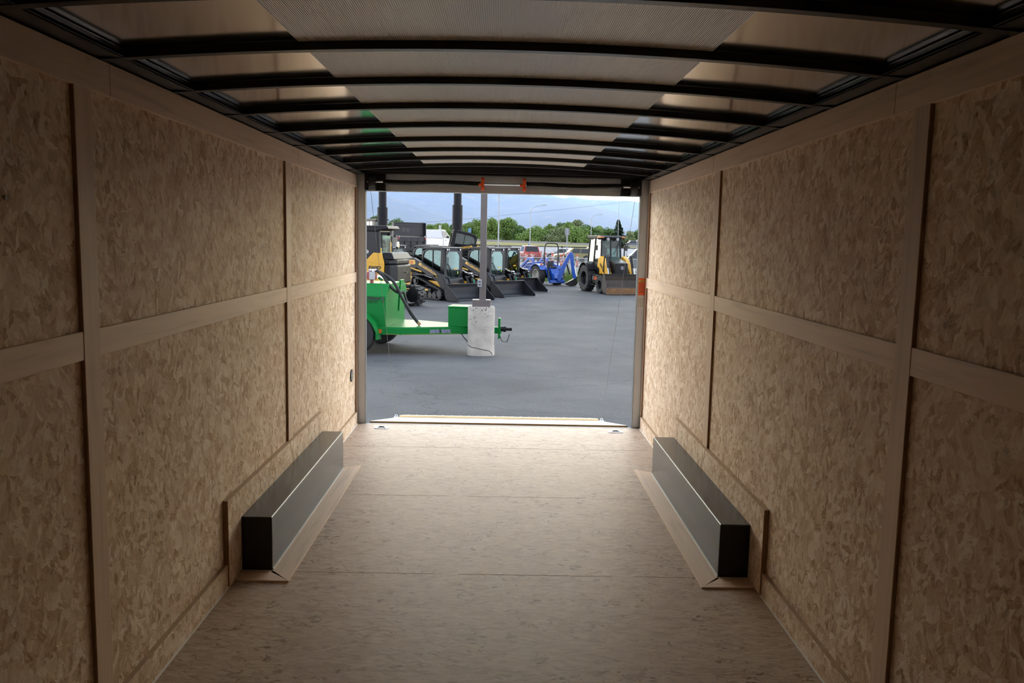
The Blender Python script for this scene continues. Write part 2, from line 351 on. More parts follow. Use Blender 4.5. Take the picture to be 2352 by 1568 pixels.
# black rails where roof meets walls
tn = [2]
def trim(mb, mat, label, bevel=0.0, cat='trim'):
    o = mb.build('trim_%d' % tn[0], mat, bevel=bevel); tn[0] += 1
    return struct(o, label, cat)
for s, nm in ((-1,'left'),(1,'right')):
    m = MB(); m.bb(s*1.135, s*HW, FRONT, DEND, 2.104, 2.116); m.bb(s*1.135, s*1.147, FRONT, DEND, 2.104, 2.128)
    trim(m, 'black', 'black steel rail along the top of the %s wall' % nm, .002)
    m = MB(); m.bb(s*1.216, s*HW, FRONT, DEND, 2.0, HT); m.v = [Vector(v) for v in m.v]
    tb = trim(m, 'ply_h', 'wide plywood trim board along the top of the %s wall' % nm, .0015)
    for yy, z0 in (((2.66,2.0),(5.05,2.0)) if s < 0 else ((2.66,2.0),(4.92,2.0))):
        e = MB(); e.bb(s*1.2155, s*1.2165, yy-.0015, yy+.0015, z0, z0+.098); eo = e.build('seam', 'edge_mdf', tb); eo['kind'] = 'structure'
    y0, y1 = 4.76, 4.86
    for a, b, w in ((2.44,2.54,'near'), (4.76,4.86,'middle'), (7.03,7.10,'end')):
        m = MB(); zlo = .404 if w == 'middle' else .11; m.bb(s*1.217, s*HW, a, b, zlo, 2.0)
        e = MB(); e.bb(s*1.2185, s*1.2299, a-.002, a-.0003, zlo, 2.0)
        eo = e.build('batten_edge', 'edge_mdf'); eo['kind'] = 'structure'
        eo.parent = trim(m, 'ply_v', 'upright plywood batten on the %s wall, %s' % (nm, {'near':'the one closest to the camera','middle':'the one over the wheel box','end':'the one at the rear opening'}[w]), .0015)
    for a, b, w in ((FRONT,2.44,'nearest length'), (2.54,4.76,'middle length'), (4.86,7.03,'length beside the opening')):
        m = MB(); m.bb(s*1.2185, s*HW, a, b, 1.212, 1.296)
        trim(m, 'ply_h', 'level plywood rail at mid height on the %s wall, %s' % (nm, w), .0015)
    # baseboards stop at the wheel-box backing board
    for a, b, w in ((FRONT,3.64,'front length'), (5.60,7.03,'length by the opening')):
        m = MB(); m.bb(s*1.212, s*HW, a, b, 0, .105); o = m.build('baseboard_%s_%s' % (nm, w.split()[0]), 'osb_strip')
        o.name = 'baseboard_%s' % nm; e = MB(); e.bb(s*1.212, s*1.2299, a, b, .105, .108); eo = e.build('top_edge', 'edge_tan', o); eo['kind'] = 'structure'; struct(o, 'strand board kick strip along the foot of the %s wall, %s' % (nm, w), 'baseboard')
    m = MB(); m.bb(s*1.206, s*1.2125, FRONT, 3.64, 0, .004); m.bb(s*1.206, s*1.2125, 5.66, 7.03, 0, .004)
    trim(m, 'white_plain', 'thin white sealant bead at the foot of the %s wall' % nm)
# staples and small nails on the trim boards
# roof bows
ORD = ['first','second','third','fourth','fifth','sixth','seventh','eighth','ninth']
def bow(y1):
    m = MB(); n = 26; vs = []
    for i in range(n+1):
        x = -1.215 + 2.43*i/n
        zb = 2.152 - .054*(x/1.2)**2
        vs += [(x,y1-.038,zb),(x,y1,zb),(x,y1,zb+.0265),(x,y1-.038,zb+.0265)]
    fs = []
    for i in range(n):
        a, b = 4*i, 4*i+4
        fs += [(a,a+1,b+1,b),(a+1,a+2,b+2,b+1),(a+2,a+3,b+3,b+2),(a+3,a,b,b+3)]
    fs += [(0,1,2,3),(4*n+3,4*n+2,4*n+1,4*n)]
    m.add(vs, fs); return m
bows_y = [6.62,6.065,5.51,4.95,4.36,3.76,3.185,2.625,2.06]
for i, y in enumerate(bows_y):
    o = bow(y).build('roof_bow', 'black', bevel=.002)
    tag(o, 'black steel roof bow arching across the ceiling, %s from the rear opening' % ORD[i], 'roof bow', 'roof bows across the ceiling')
# wheel boxes
def wheel_box(s, nm):
    t = thing('wheel_box', 'long dark metal wheel box on the floor along the %s wall' % nm, 'wheel box', (s*1.15, 4.72, 0), 0, 'wheel boxes')
    L = t.location
    def loc(mb): mb.v = [v - L for v in mb.v]; return mb
    m = MB(); m.bb(s*1.063, s*1.226, 3.825, 5.61, .001, .267); loc(m).build('cover', 'wheelbox', t, bevel=.006, seg=3)
    m = MB(); m.bb(s*1.206, s*1.2295, 3.64, 5.60, .001, .40); o = loc(m).build('backing_board', 'osb_strip', t, bevel=.001)
    o['label'] = 'strand board behind the cover'
    m = MB(); m.bb(s*1.206, s*1.2295, 3.638, 5.602, .40, .403); loc(m).build('top_edge', 'edge_tan', o)
    m = MB(); m.bb(s*1.206, s*1.2295, 3.637, 3.6399, .004, .40); loc(m).build('board_end', 'edge_mdf', o)
    m = MB(); m.prism([(s*.955,3.70),(s*1.063,3.80),(s*1.063,5.64),(s*.955,5.70)], .0005, .009, 'xy'); o = loc(m).build('floor_trim', 'ply_h', t, bevel=.001)
    o['label'] = 'plywood strip on the floor along the cover'
    m = MB(); m.prism([(s*.955,3.70),(s*1.205,3.705),(s*1.205,3.823),(s*1.063,3.823)], .0005, .009, 'xy'); o = loc(m).build('floor_trim', 'ply_x', t, bevel=.001)
    o['label'] = 'plywood strip at the end of the cover'
    m = MB(); m.bb(s*1.058, s*1.064, 3.83, 5.60, .009, .013); m.bb(s*1.222, s*1.2265, 3.83, 5.60, .266, .271); loc(m).build('sealant_bead', 'white_plain', t)
wheel_box(-1, 'left'); wheel_box(1, 'right')
# rear frame: posts, header
DK = pr('dark_edge_strip', (.10,.105,.11), .6, spec=.2)
for s, nm in ((-1,'left'),(1,'right')):
    m = MB(); m.bb(s*1.15, s*1.225, 7.07, 7.13, -.12, 2.118)
    post = trim(m, 'steel', 'brushed metal door post on the %s of the rear opening' % nm, .002, 'door post')
    m = MB(); m.bb(s*1.1475, s*1.1499, 7.06, 7.13, -.12, 1.975); pe = m.build('post_edge', DK, post); pe['kind'] = 'structure'
    m = MB(); m.bb(s*1.225, s*1.30, 7.03, 7.2, -.3, 2.3); trim(m, 'black', 'black outer corner post on the %s of the rear opening' % nm)
m = MB(); m.bb(-1.15, 1.15, 7.10, 7.16, 1.972, 2.20); trim(m, 'steel', 'metal header panel above the rear opening', .003, 'header')
m = MB(); m.bb(-1.23, 1.23, 6.98, 7.09, 2.112, 2.21); m.bb(-1.2,1.2, 6.93, 6.98, 2.125, 2.2); trim(m, 'black', 'black steel beam above the rear opening header')
m = MB(); m.bb(-1.21, 1.21, 7.045, 7.068, -.05, .0015); trim(m, pr('dull_threshold_metal', (.34,.34,.34), .6, .3), 'metal threshold strip at the rear opening')
m = MB(); m.bb(-1.35, 1.35, FRONT, 7.03, -.30, -.09); trim(m, 'black', 'black steel frame under the trailer floor')
# counterbalance spring above the door
t = thing('door_spring_assembly', 'black counterbalance spring on a shaft above the rear opening with orange clips', 'door spring', (0, 7.02, 2.045))
m = MB(); m.cyl((-1.06,0,0), (1.06,0,0), .009, n=10); m.build('shaft', 'zinc', t, smooth=True)
for s in (-1,1):
    m = MB(); pts = []
    x0, x1 = s*.19, s*.98
    for i in range(14): u = i/13; pts.append((x0+(x1-x0)*u, 0, .004*math.sin(7*u+s)))
    m.tube(pts, .0195, 12)
    for i in range(56):
        x = x0+(x1-x0)*(i+.5)/56; m.cyl((x-.0035,0,.004*math.sin(7*(i+.5)/56+s)), (x+.0035,0,.004*math.sin(7*(i+.5)/56+s)), .0225, n=12)
    m.build('coil_spring', 'black', t, smooth=True)
    m = MB(); x = s*.172; m.box((x,-.004,0), (.024,.05,.075)); m.cyl((x-.013,-.004,.042),(x+.013,-.004,.042), .012); m.cyl((x-.013,-.004,-.042),(x+.013,-.004,-.042), .012); m.box((x-.02,-.006,-.008),(.03,.04,.022))
    o = m.build('spring_clip', 'orange_clip', t, bevel=.004); o['label'] = 'orange plastic spring clip'
    m = MB(); m.cyl((s*1.06,0,0),(s*1.10,0,0), .062, n=24); m.cyl((s*1.052,0,0),(s*1.06,0,0), .07, n=24); m.cyl((s*1.10,0,0),(s*1.108,0,0), .07, n=24)
    m.build('cable_drum', 'black', t, smooth=True)
    m = MB(); m.box((s*.985,.01,0), (.02,.04,.11)); m.box((s*1.02,.03,0),(.09,.008,.145)); m.box((s*1.128,.005,0),(.03,.07,.14)); o=m.build('bracket', 'black', t, bevel=.003)
    m = MB(); m.cyl((s*1.118,-.035,-.005),(s*1.118,-.028,-.005), .006); m.build('bolt', 'zinc', t)
# ramp door
t = thing('ramp_door', 'wooden ramp door let down behind the rear opening', 'ramp door', (0, 7.115, .009))
sl = math.atan2(.38, 1.92); R = Matrix.Rotation(-sl, 4, 'X')
m = MB(); m.bb(-1.12, 1.12, .012, 1.95, -.022, 0); m.v = [R @ v for v in m.v]; m.build('deck', pr('white_faced_plywood', (.74,.69,.60), .6, var=.05, spec=.15), t, bevel=.001)
m = MB(); m.bb(-1.12, 1.12, .008, .0125, -.021, -.002); m.v = [R @ v for v in m.v]; m.build('deck_edge', 'ply_raw', t)
m = MB(); m.bb(-1.125, 1.125, .012, 1.95, -.055, -.0225); m.v = [R @ v for v in m.v]; m.build('frame', 'zinc', t)
m = MB(); m.bb(-1.095, 1.095, 1.94, 2.30, .002, .024); m.v = [R @ v for v in m.v]; fl = m.build('flap', ply('pale_plywood_flap', (.66,.50,.28), 0), t, bevel=.002)
m = MB()
for i in range(22): x = -1.0 + 2.0*i/21; m.cyl((x,1.98,.024),(x,1.98,.031), .009, n=8)
m.v = [R @ v for v in m.v]; m.build('hinge_bolts', 'zinc', fl)
# cables
for s, nm in ((-1,'left'),(1,'right')):
    e = R @ Vector((s*1.09, 1.62, 0)) + Vector((0,7.115,.009))
    t = thing('ramp_cable', 'thin steel cable from the %s top corner of the opening down to the ramp' % nm, 'cable', tuple(e))
    m = MB(); top = Vector((s*1.10, 7.03, 1.98)) - e; m.tube([(0,0,.03), top*.5+Vector((0,0,.015)), top], .0016, 6); m.build('strand', 'wire', t)
    m = MB(); m.tube([(.012*math.cos(a),0,.022+.012*math.sin(a)) for a in [i*PI/5 for i in range(10)]], .004, 6, True); m.box((0,0,.004),(.05,.03,.008)); m.build('eye_bolt', 'zinc', t)
# floor tie-down rings
for s, nm in ((-1,'left'),(1,'right')):
    t = thing('tie_down_ring', 'zinc tie-down ring set in the floor at the %s of the threshold' % nm, 'tie-down ring', (s*.985, 6.90, 0), 0, 'floor tie-down rings')
    m = MB(); m.prism([(-.062,-.02),(-.045,-.038),(.045,-.038),(.062,-.02),(.062,.02),(.045,.038),(-.045,.038),(-.062,.02)], .0005, .005, 'xy'); m.build('plate', 'zinc', t, bevel=.0015)
    m = MB(); m.bb(-.03,.03,-.022,.022,.005,.0055); o = m.build('recess', 'black_matte', t)
    m = MB(); m.tube([(-.028,-.02,.008),(-.028,.012,.008),(-.015,.022,.008),(.015,.022,.008),(.028,.012,.008),(.028,-.02,.008)], .005, 8); m.build('ring', 'zinc', t, smooth=True)
    for a in (-1,1): m = MB(); m.cyl((a*.05,0,.005),(a*.05,0,.008), .006, n=8); m.build('screw', 'zinc', t)
# side vent on the left wall, screw ring near the camera
t = thing('side_vent', 'small round black vent low on the left wall by the opening', 'vent', (-1.229, 6.84, .45))
m = MB(); m.cyl((0,0,0),(.006,0,0), .052, n=28); m.build('rim', 'black', t, smooth=True)
m = MB()
for i in range(5): m.box((.008,0,-.03+.015*i),(.006,.07,.005),(0,.5,0))
m.build('louvre', 'zinc', t)
m = MB(); m.lathe([(.003,0),(.0065,0),(.0065,.003),(.003,.003)], (-1.229,2.104,1.666), 'x', 14); tag(m.build('wall_screw', 'wire', smooth=True), 'small round screw in the left wall at the edge of the picture', 'screw')
# stickers on the right post
t = thing('warning_sticker', 'orange warning sticker on the right door post', 'sticker', (1.187, 7.068, 1.22))
m = MB(); m.box((0,0,0),(.056,.001,.145)); m.build('sheet', pr('orange_vinyl', (.86,.13,.02), .4, var=.03), t)
YL = pr('yellow_print', (.80,.62,.05), .45)
m = MB(); m.box((0,-.001,.047),(.05,.001,.014)); o = m.build('heading_band', YL, t)
BK = pr('black_print', (.02,.02,.02), .5)
m = MB(); m.box((.003,-.0018,.047),(.036,.0006,.005))
for i in range(7): m.box((0,-.0012,.028-.013*i),(.046-.006*(i%3),.0006,.003))
m.build('print', BK, t)
t = thing('data_sticker', 'small white printed sticker below the orange sticker on the door post', 'sticker', (1.185, 7.068, 1.085))
m = MB(); m.box((0,0,0),(.052,.001,.10)); m.build('sheet', pr('white_vinyl', (.78,.78,.75), .45, var=.02), t)
m = MB()
for i in range(9):
    for j in range(3): m.box((-.016+.016*j,-.0012,.038-.0095*i),(.012-.003*((i+j)%2),.0006,.0035))
m.build('print', BK, t)

# ================================================================== OUTSIDE: ground
EXT = .57
GZ = -.72
def smooth(a, b, x):
    t = max(0, min(1, (x-a)/(b-a))); return t*t*(3-2*t)
def hwy(x): return 1.16 - .0168*max(-60, min(80, x))
def gz(x, y):
    """height of the lot, the bank on the left and the verge behind"""
    z = -.47 + (GZ+.47)*max(0, min(1, (y-9.6)/(16.8-9.6)))
    if y > 48: z += smooth(50, 60, y)*smooth(1.0, -4.0, x)*1.05
    if y > 112: z = z + (hwy(x) - z)*smooth(112, 182, y)
    return z
def asphalt():
    m, n, l = new_mat('worn_asphalt')
    o = n.new('ShaderNodeOutputMaterial'); b = n.new('ShaderNodeBsdfPrincipled'); l.new(b.outputs[0], o.inputs[0]); b.inputs['Roughness'].default_value = .85; b.inputs['Specular IOR Level'].default_value = .14
    tc = n.new('ShaderNodeTexCoord')
    z1 = n.new('ShaderNodeTexNoise'); z1.inputs['Scale'].default_value = .45; z1.inputs['Detail'].default_value = 7; z1.inputs['Roughness'].default_value = .65; l.new(tc.outputs['Object'], z1.inputs['Vector'])
    r1 = ramp(n, [(.32,(.042,.0435,.0475)), (.52,(.062,.0635,.068)), (.75,(.085,.084,.084))]); l.new(z1.outputs['Fac'], r1.inputs[0])
    z2 = n.new('ShaderNodeTexNoise'); z2.inputs['Scale'].default_value = 85; z2.inputs['Detail'].default_value = 2; l.new(tc.outputs['Object'], z2.inputs['Vector'])
    r2 = ramp(n, [(.38,(.72,.72,.72)), (.60,(1.15,1.15,1.15)), (.74,(2.0,1.95,1.85))]); l.new(z2.outputs['Fac'], r2.inputs[0])
    mx = n.new('ShaderNodeMix'); mx.data_type = 'RGBA'; mx.blend_type = 'MULTIPLY'; mx.inputs['Factor'].default_value = .8; l.new(r1.outputs[0], mx.inputs['A']); l.new(r2.outputs[0], mx.inputs['B'])
    # cracks
    wn_ = n.new('ShaderNodeTexNoise'); wn_.inputs['Scale'].default_value = 1.3; wn_.inputs['Detail'].default_value = 5; l.new(tc.outputs['Object'], wn_.inputs['Vector'])
    sc = n.new('ShaderNodeVectorMath'); sc.operation = 'SCALE'; sc.inputs['Scale'].default_value = 1.1; l.new(wn_.outputs['Color'], sc.inputs[0])
    ad = n.new('ShaderNodeVectorMath'); ad.operation = 'ADD'; l.new(tc.outputs['Object'], ad.inputs[0]); l.new(sc.outputs[0], ad.inputs[1])
    v = n.new('ShaderNodeTexVoronoi'); v.feature = 'DISTANCE_TO_EDGE'; v.inputs['Scale'].default_value = .27; l.new(ad.outputs[0], v.inputs['Vector'])
    rc = ramp(n, [(.0,(.35,.35,.35)), (.007,(1,1,1))]); l.new(v.outputs['Distance'], rc.inputs[0])
    m2 = n.new('ShaderNodeMix'); m2.data_type = 'RGBA'; m2.blend_type = 'MULTIPLY'; m2.inputs['Factor'].default_value = .5; l.new(mx.outputs['Result'], m2.inputs['A']); l.new(rc.outputs[0], m2.inputs['B'])
    # pale gravel specks
    v2 = n.new('ShaderNodeTexVoronoi'); v2.inputs['Scale'].default_value = 5.5; l.new(tc.outputs['Object'], v2.inputs['Vector'])
    rs = ramp(n, [(.045,(1,1,1)), (.06,(0,0,0))]); l.new(v2.outputs['Distance'], rs.inputs[0])
    zs = n.new('ShaderNodeTexNoise'); zs.inputs['Scale'].default_value = .8; l.new(tc.outputs['Object'], zs.inputs['Vector']); rz = ramp(n, [(.5,(0,0,0)), (.6,(1,1,1))]); l.new(zs.outputs['Fac'], rz.inputs[0])
    mm = n.new('ShaderNodeMath'); mm.operation = 'MULTIPLY'; l.new(rs.outputs[0], mm.inputs[0]); l.new(rz.outputs[0], mm.inputs[1])
    m3 = n.new('ShaderNodeMix'); m3.data_type = 'RGBA'; l.new(mm.outputs[0], m3.inputs['Factor']); l.new(m2.outputs['Result'], m3.inputs['A']); m3.inputs['B'].default_value = (.17,.15,.13,1)
    l.new(m3.outputs['Result'], b.inputs['Base Color'])
    bp = n.new('ShaderNodeBump'); bp.inputs['Strength'].default_value = .35; bp.inputs['Distance'].default_value = .01; l.new(z2.outputs['Fac'], bp.inputs['Height']); l.new(bp.outputs[0], b.inputs['Normal'])
    return m
def grid(xs, ys, f):
    m = MB(); k = len(xs); vs = [(x,y,f(x,y)) for y in ys for x in xs]
    return m.add(vs, [(j*k+i, j*k+i+1, (j+1)*k+i+1, (j+1)*k+i) for j in range(len(ys)-1) for i in range(k-1)])
xs = [-60+i*4 for i in range(31)]
struct(grid([-30+i*3 for i in range(21)], [-6+i*1.2 for i in range(11)]+[7.2+i*1.2 for i in range(35)], lambda x,y: gz(x,max(y,9))-(0 if y>0 else 0)).build('ground', asphalt(), smooth='all'), 'grey cracked asphalt of the equipment lot', 'ground')
GR = leaf_mat('dry_summer_grass', (.30,.295,.14), (.42,.38,.205), flat=True)
GV = leaf_mat('gravel_and_weeds', (.13,.12,.10), (.19,.17,.14), flat=True)
RD = pr('pale_road_surface', (.42,.405,.37), 1.0, var=.06, nscale=.6, spec=0.0)
struct(grid(xs, [48+i*1.0 for i in range(8)], lambda x,y: gz(x,y)-.01).build('gravel_strip', GV, smooth='all'), 'strip of gravel between the lot and the street', 'ground')
struct(grid(xs+[64+8*i for i in range(8)], [55+i*2.0 for i in range(30)], lambda x,y: gz(x,y)).build('street', RD, smooth='all'), 'pale asphalt street beyond the fence', 'street')
wide = [-220+i*10 for i in range(49)]
struct(grid(wide, [113+i*3.0 for i in range(24)], gz).build('grass_slope', GR, smooth='all'), 'dry grass slope rising to the highway', 'ground')
struct(grid(wide, [182+i*4 for i in range(3)], lambda x,y: hwy(x)).build('highway', RD, smooth='all'), 'highway along the top of the grass slope', 'road')
struct(grid([-420+i*30 for i in range(30)], [190+i*20 for i in range(8)], lambda x,y: hwy(x) - .35).build('grass_field', GR, smooth='all'), 'ground under the trees beyond the highway', 'ground')
struct(grid([-2600+i*200 for i in range(28)], [330+i*200 for i in range(24)], lambda x,y: -2.0).build('valley_floor', GR, smooth='all'), 'valley floor in front of the mountains', 'ground')
# low pale wall along the highway
m = MB()
for i in range(60):
    x = -150+i*5; h = hwy(x); m.prism([(184.0,h-.05),(184.6,h-.05),(184.45,h+.42),(184.15,h+.42)], x, x+4.94, 'yz')
struct(m.build('highway_barrier', pr('pale_concrete', (.36,.34,.30), .8)), 'low pale concrete barrier along the highway', 'barrier')

# ================================================================== mountains and haze
def ridge(name, ys, prof, depth, seed, mat, label):
    """prof: (x, height) ridge line at y=ys; the slope comes forward by depth and is cut by gullies"""
    rnd = random.Random(seed); xs = [prof[0][0] + (prof[-1][0]-prof[0][0])*i/160 for i in range(161)]
    def h(x):
        for (a,ha),(b,hb) in zip(prof, prof[1:]):
            if a <= x <= b: t = (x-a)/(b-a); return ha+(hb-ha)*(t*t*(3-2*t)*.6+.4*t)
        return prof[-1][1]
    ph = [(rnd.uniform(.004,.03)*2000/ys, rnd.uniform(0,6.28), rnd.uniform(.3,1)) for _ in range(10)]
    vs = []; n = 22
    for j in range(n+1):
        t = j/n
        for x in xs:
            g = sum(a*math.sin(k*x*(1+.25*t)+p+2*t) for k,p,a in ph)/4
            z = h(x)*(1-t)**1.15 - 2*t + g*h(x)*.10*math.sin(PI*t)**.8 + (g*h(x)*.018)*(1-t)
            vs.append((x, ys - depth*t - g*depth*.05, z))
    k = 161
    fs = [(j*k+i,j*k+i+1,(j+1)*k+i+1,(j+1)*k+i) for j in range(n) for i in range(k-1)]
    # back side so the ridge has thickness
    b0 = len(vs); vs += [(x, ys+depth*.6, -3) for x in xs]
    fs += [(i,b0+i,b0+i+1,i+1) for i in range(k-1)]
    m = MB(); m.add(vs, fs); o = m.build(name, mat, smooth='all')
    return struct(o, label, 'mountain')
def mountain_mat():
    m, n, l = new_mat('brushy_mountain_side')
    o = n.new('ShaderNodeOutputMaterial'); b = n.new('ShaderNodeBsdfPrincipled'); l.new(b.outputs[0], o.inputs[0]); b.inputs['Roughness'].default_value = .95
    tc = n.new('ShaderNodeTexCoord'); z = n.new('ShaderNodeTexNoise'); z.inputs['Scale'].default_value = .02; z.inputs['Detail'].default_value = 9; z.inputs['Roughness'].default_value = .62; z.inputs['Distortion'].default_value = .6
    l.new(tc.outputs['Object'], z.inputs['Vector'])
    r = ramp(n, [(.40,(.020,.029,.018)), (.56,(.032,.04,.026)), (.63,(.06,.05,.042)), (.70,(.13,.10,.085))]); l.new(z.outputs['Fac'], r.inputs[0]); l.new(r.outputs[0], b.inputs['Base Color'])
    return m
MM = mountain_mat()
def px2x(px, y): return (px-1150)/1918*y*.993
def ph(px, py, y): return 1.587 + ((549+.0209*(px-1150)) - py)/1918*y*1.0
def prof(pts, y): return [(px2x(a,y), ph(a,b,y)) for a,b in pts]
ridge('mountain', 2600, prof([(300,250),(600,330),(820,395),(1000,405),(1140,428),(1200,440),(1260,452),(1340,470),(1400,482),(1460,500),(1560,520),(1800,530)],2600), 900, 3, MM, 'broad blue hazy mountain filling the view above the machines')
ridge('mountain', 3600, prof([(400,380),(900,400),(1180,425),(1240,443),(1265,450),(1290,455),(1310,450),(1335,456),(1355,457),(1400,458),(1430,459),(1450,461),(1480,468),(1600,480),(2000,500)],3600), 700, 5, MM, 'paler far ridge against the white sky')
ridge('mountain', 1900, prof([(200,380),(560,410),(760,425),(860,440),(920,460),(1000,487),(1060,508),(1110,525),(1200,545),(1300,548)],1900), 500, 8, MM, 'rocky foothill ridge low on the left behind the black columns')
ridge('foothill', 1500, prof([(1150,546),(1220,536),(1270,520),(1310,513),(1360,522),(1420,528),(1500,534),(1640,540)],1500), 300, 11, MM, 'low pale foothill behind the trees')
hz = bpy.data.materials.new('valley_haze'); hz.use_nodes = True; hn = hz.node_tree.nodes; hl = hz.node_tree.links; hn.clear()
ho = hn.new('ShaderNodeOutputMaterial'); hv = hn.new('ShaderNodeVolumeScatter'); hv.inputs['Color'].default_value = (.28,.44,1.0,1); hv.inputs['Density'].default_value = .00036; hv.inputs['Anisotropy'].default_value = .2
hl.new(hv.outputs[0], ho.inputs['Volume'])
m = MB(); m.bb(-2400, 2600, 420, 4200, -1.9, 640); o = m.build('valley_haze', hz); struct(o, 'blue haze hanging in the valley in front of the mountains', 'haze')

# ================================================================== trees
LEAF = [leaf_mat('leaf_mid', (.15,.26,.055), (.28,.42,.11)), leaf_mat('leaf_dark', (.08,.165,.045), (.17,.28,.08)), leaf_mat('leaf_pale', (.19,.25,.10), (.30,.36,.17)), leaf_mat('needle', (.03,.07,.04), (.07,.125,.075))]
BARK = pr('bark', (.09,.07,.05), .9, var=.3, nscale=8)
def leaf_quads(m, rnd, c, r, cnt, size):
    for _ in range(cnt):
        d = Vector((rnd.gauss(0,1), rnd.gauss(0,1), rnd.gauss(0,1))).normalized()
        p = Vector(c) + Vector((d.x*r[0], d.y*r[1], d.z*r[2]))*rnd.uniform(.55,1.0)
        a = Vector((rnd.gauss(0,1), rnd.gauss(0,1), rnd.gauss(0,1))).normalized(); b = a.cross(d if abs(a.dot(d)) < .9 else Vector((0,0,1))).normalized()
        s = size*rnd.uniform(.6,1.3)
        m.add([p+a*s, p+b*s*.6, p-a*s, p-b*s*.6], [(0,1,2,3)])
def tree(name, label, x, y, h, w, mi, seed, group='trees beyond the highway', size=.34, z0=None):
    rnd = random.Random(seed); z = (hwy(x)-.3) if z0 is None else z0
    t = thing(name, label, 'tree', (x,y,z), 0, group)
    m = MB(); m.cyl((0,0,-.3),(0.1,0,h*.55), .02*h+.05, .01*h+.02, 8)
    for i in range(4):
        a = rnd.uniform(0,6.28); m.cyl((0.05,0,h*(.25+.08*i)), (math.cos(a)*w*.28, math.sin(a)*w*.28, h*(.5+.1*i)), .01*h, .004*h, 6)
    m.build('trunk', BARK, t)
    m = MB(); k = 9 + int(w)
    for i in range(k):
        a = rnd.uniform(0,6.28); q = rnd.uniform(0,1); hh = h*(.10+.80*q); rr = w*.5*math.sqrt(max(.05,1-((q-.35)/.72)**2))*rnd.uniform(.3,.8)
        c = (math.cos(a)*rr, math.sin(a)*rr, hh); s = w*rnd.uniform(.16,.27)
        leaf_quads(m, rnd, c, (s, s, s*.85), 420, size)
    leaf_quads(m, rnd, (0,0,h*.5), (w*.34,w*.34,h*.36), 900, size)
    leaf_quads(m, rnd, (0,0,h*.86), (w*.15,w*.15,h*.14), 300, size)
    m.build('foliage', LEAF[mi], t)
    return t
def conifer(name, label, x, y, h, w, seed, z0):
    rnd = random.Random(seed); t = thing(name, label, 'tree', (x,y,z0))
    m = MB(); m.cyl((0,0,-.3),(0,0,h*.97), .03*h, .02, 8); m.build('trunk', BARK, t)
    m = MB()
    for i in range(34):
        q = i/33; r = w*.5*(1-q)**.85+.1; z = h*(.06+.92*q); nb = max(5, int(13*(1-q)))
        for j in range(nb):
            a = rnd.uniform(0,6.28); L = r*rnd.uniform(.75,1.12)
            for s in range(9):
                u = (s+1)/9; p = Vector((math.cos(a)*L*u, math.sin(a)*L*u, z - L*.28*u + rnd.uniform(-.08,.08)))
                d = Vector((math.cos(a),math.sin(a),-.3)); b = Vector((-math.sin(a),math.cos(a),rnd.uniform(-.5,.3))); sz = .30*(1.15-u*.5)
                m.add([p-d*sz, p+b*sz*.8, p+d*sz, p-b*sz*.8], [(0,1,2,3)])
    m.build('foliage', LEAF[3], t)
TL = ['leafy green tree', 'dark green tree', 'pale grey-green tree']
# (px centre, px top, px width, kind, y, what tells it apart)
TR = [(900,503,40,1,205,'just right of the first black column'),(868,492,34,1,215,'rising behind the first black column, topmost at its foot'),
 (990,517,34,0,215,'above the white pickup roof'),(1014,513,34,0,205,'behind the white sign between truck and second column'),(1036,512,30,1,222,'half hidden by the left edge of the second black column'),
 (1066,511,36,0,210,'just right of the second black column'),(1090,505,34,0,225,'above the blue road sign'),(1126,500,40,0,205,'directly right of the lamp pole'),
 (1164,497,44,0,212,'tallest, between the lamp pole and the curved street light'),(1190,518,30,1,205,'small, left of the curved street light'),(1214,521,44,0,200,'low rounded, behind the curved street light'),
 (1236,522,44,0,203,'low rounded, right of the curved street light'),(1258,512,30,0,222,'yellowish crown in the middle of the tree line'),(1275,522,44,2,200,'low and wide, left of the grey sign post'),
 (1288,511,36,1,225,'dark crown behind the sign post'),(1304,509,34,0,215,'full crown above the grey sign'),(1322,503,32,2,222,'feathery pale crown, highest right of the sign'),
 (1324,524,46,0,198,'wide bushy, right of the sign post'),(1350,517,34,1,215,'beside the second street light'),(1371,516,36,0,222,'above the backhoe cab, left part'),
 (1394,525,40,1,205,'above the backhoe cab, right part'),(1440,531,22,2,200,'small pale, right of the spruce'),(1463,527,40,1,212,'at the right door post'),(1490,520,50,1,216,'partly behind the right door post')]
for i, (px, py, pw, k, y, where) in enumerate(TR):
    x = px2x(px, y); h = ph(px, py, y) - (hwy(x)-.3); w = pw*y/1918*1.5
    tree('leafy_tree', '%s %s' % (TL[k], where), x, y, h, w, k, 100+i, size=.19)
yc = 150; conifer('spruce_tree', 'dark pointed spruce tree behind the yellow backhoe loader', px2x(1415,yc), yc, ph(1415,499,yc)-.4, 62*yc/1918, 5, gz(px2x(1415,yc),yc)-.05)
# roadside weeds by the tractor
m = MB(); rnd = random.Random(4)
for i in range(900):
    x = rnd.uniform(2.2,7.0); y = rnd.uniform(47.6,50.5); h = rnd.uniform(.15,.75)*(1.2 if 3.5 < x < 5.2 else .7); dx = rnd.uniform(-.12,.12); w = .02
    z = gz(x,y); m.add([(x-w,y,z),(x+w,y,z),(x+dx,y+dx*.5,z+h)], [(0,1,2)])
o = m.build('weeds', LEAF[0]); o['kind'] = 'stuff'; tag(o, 'tall green weeds along the chain-link fence behind the tractor', 'weeds')

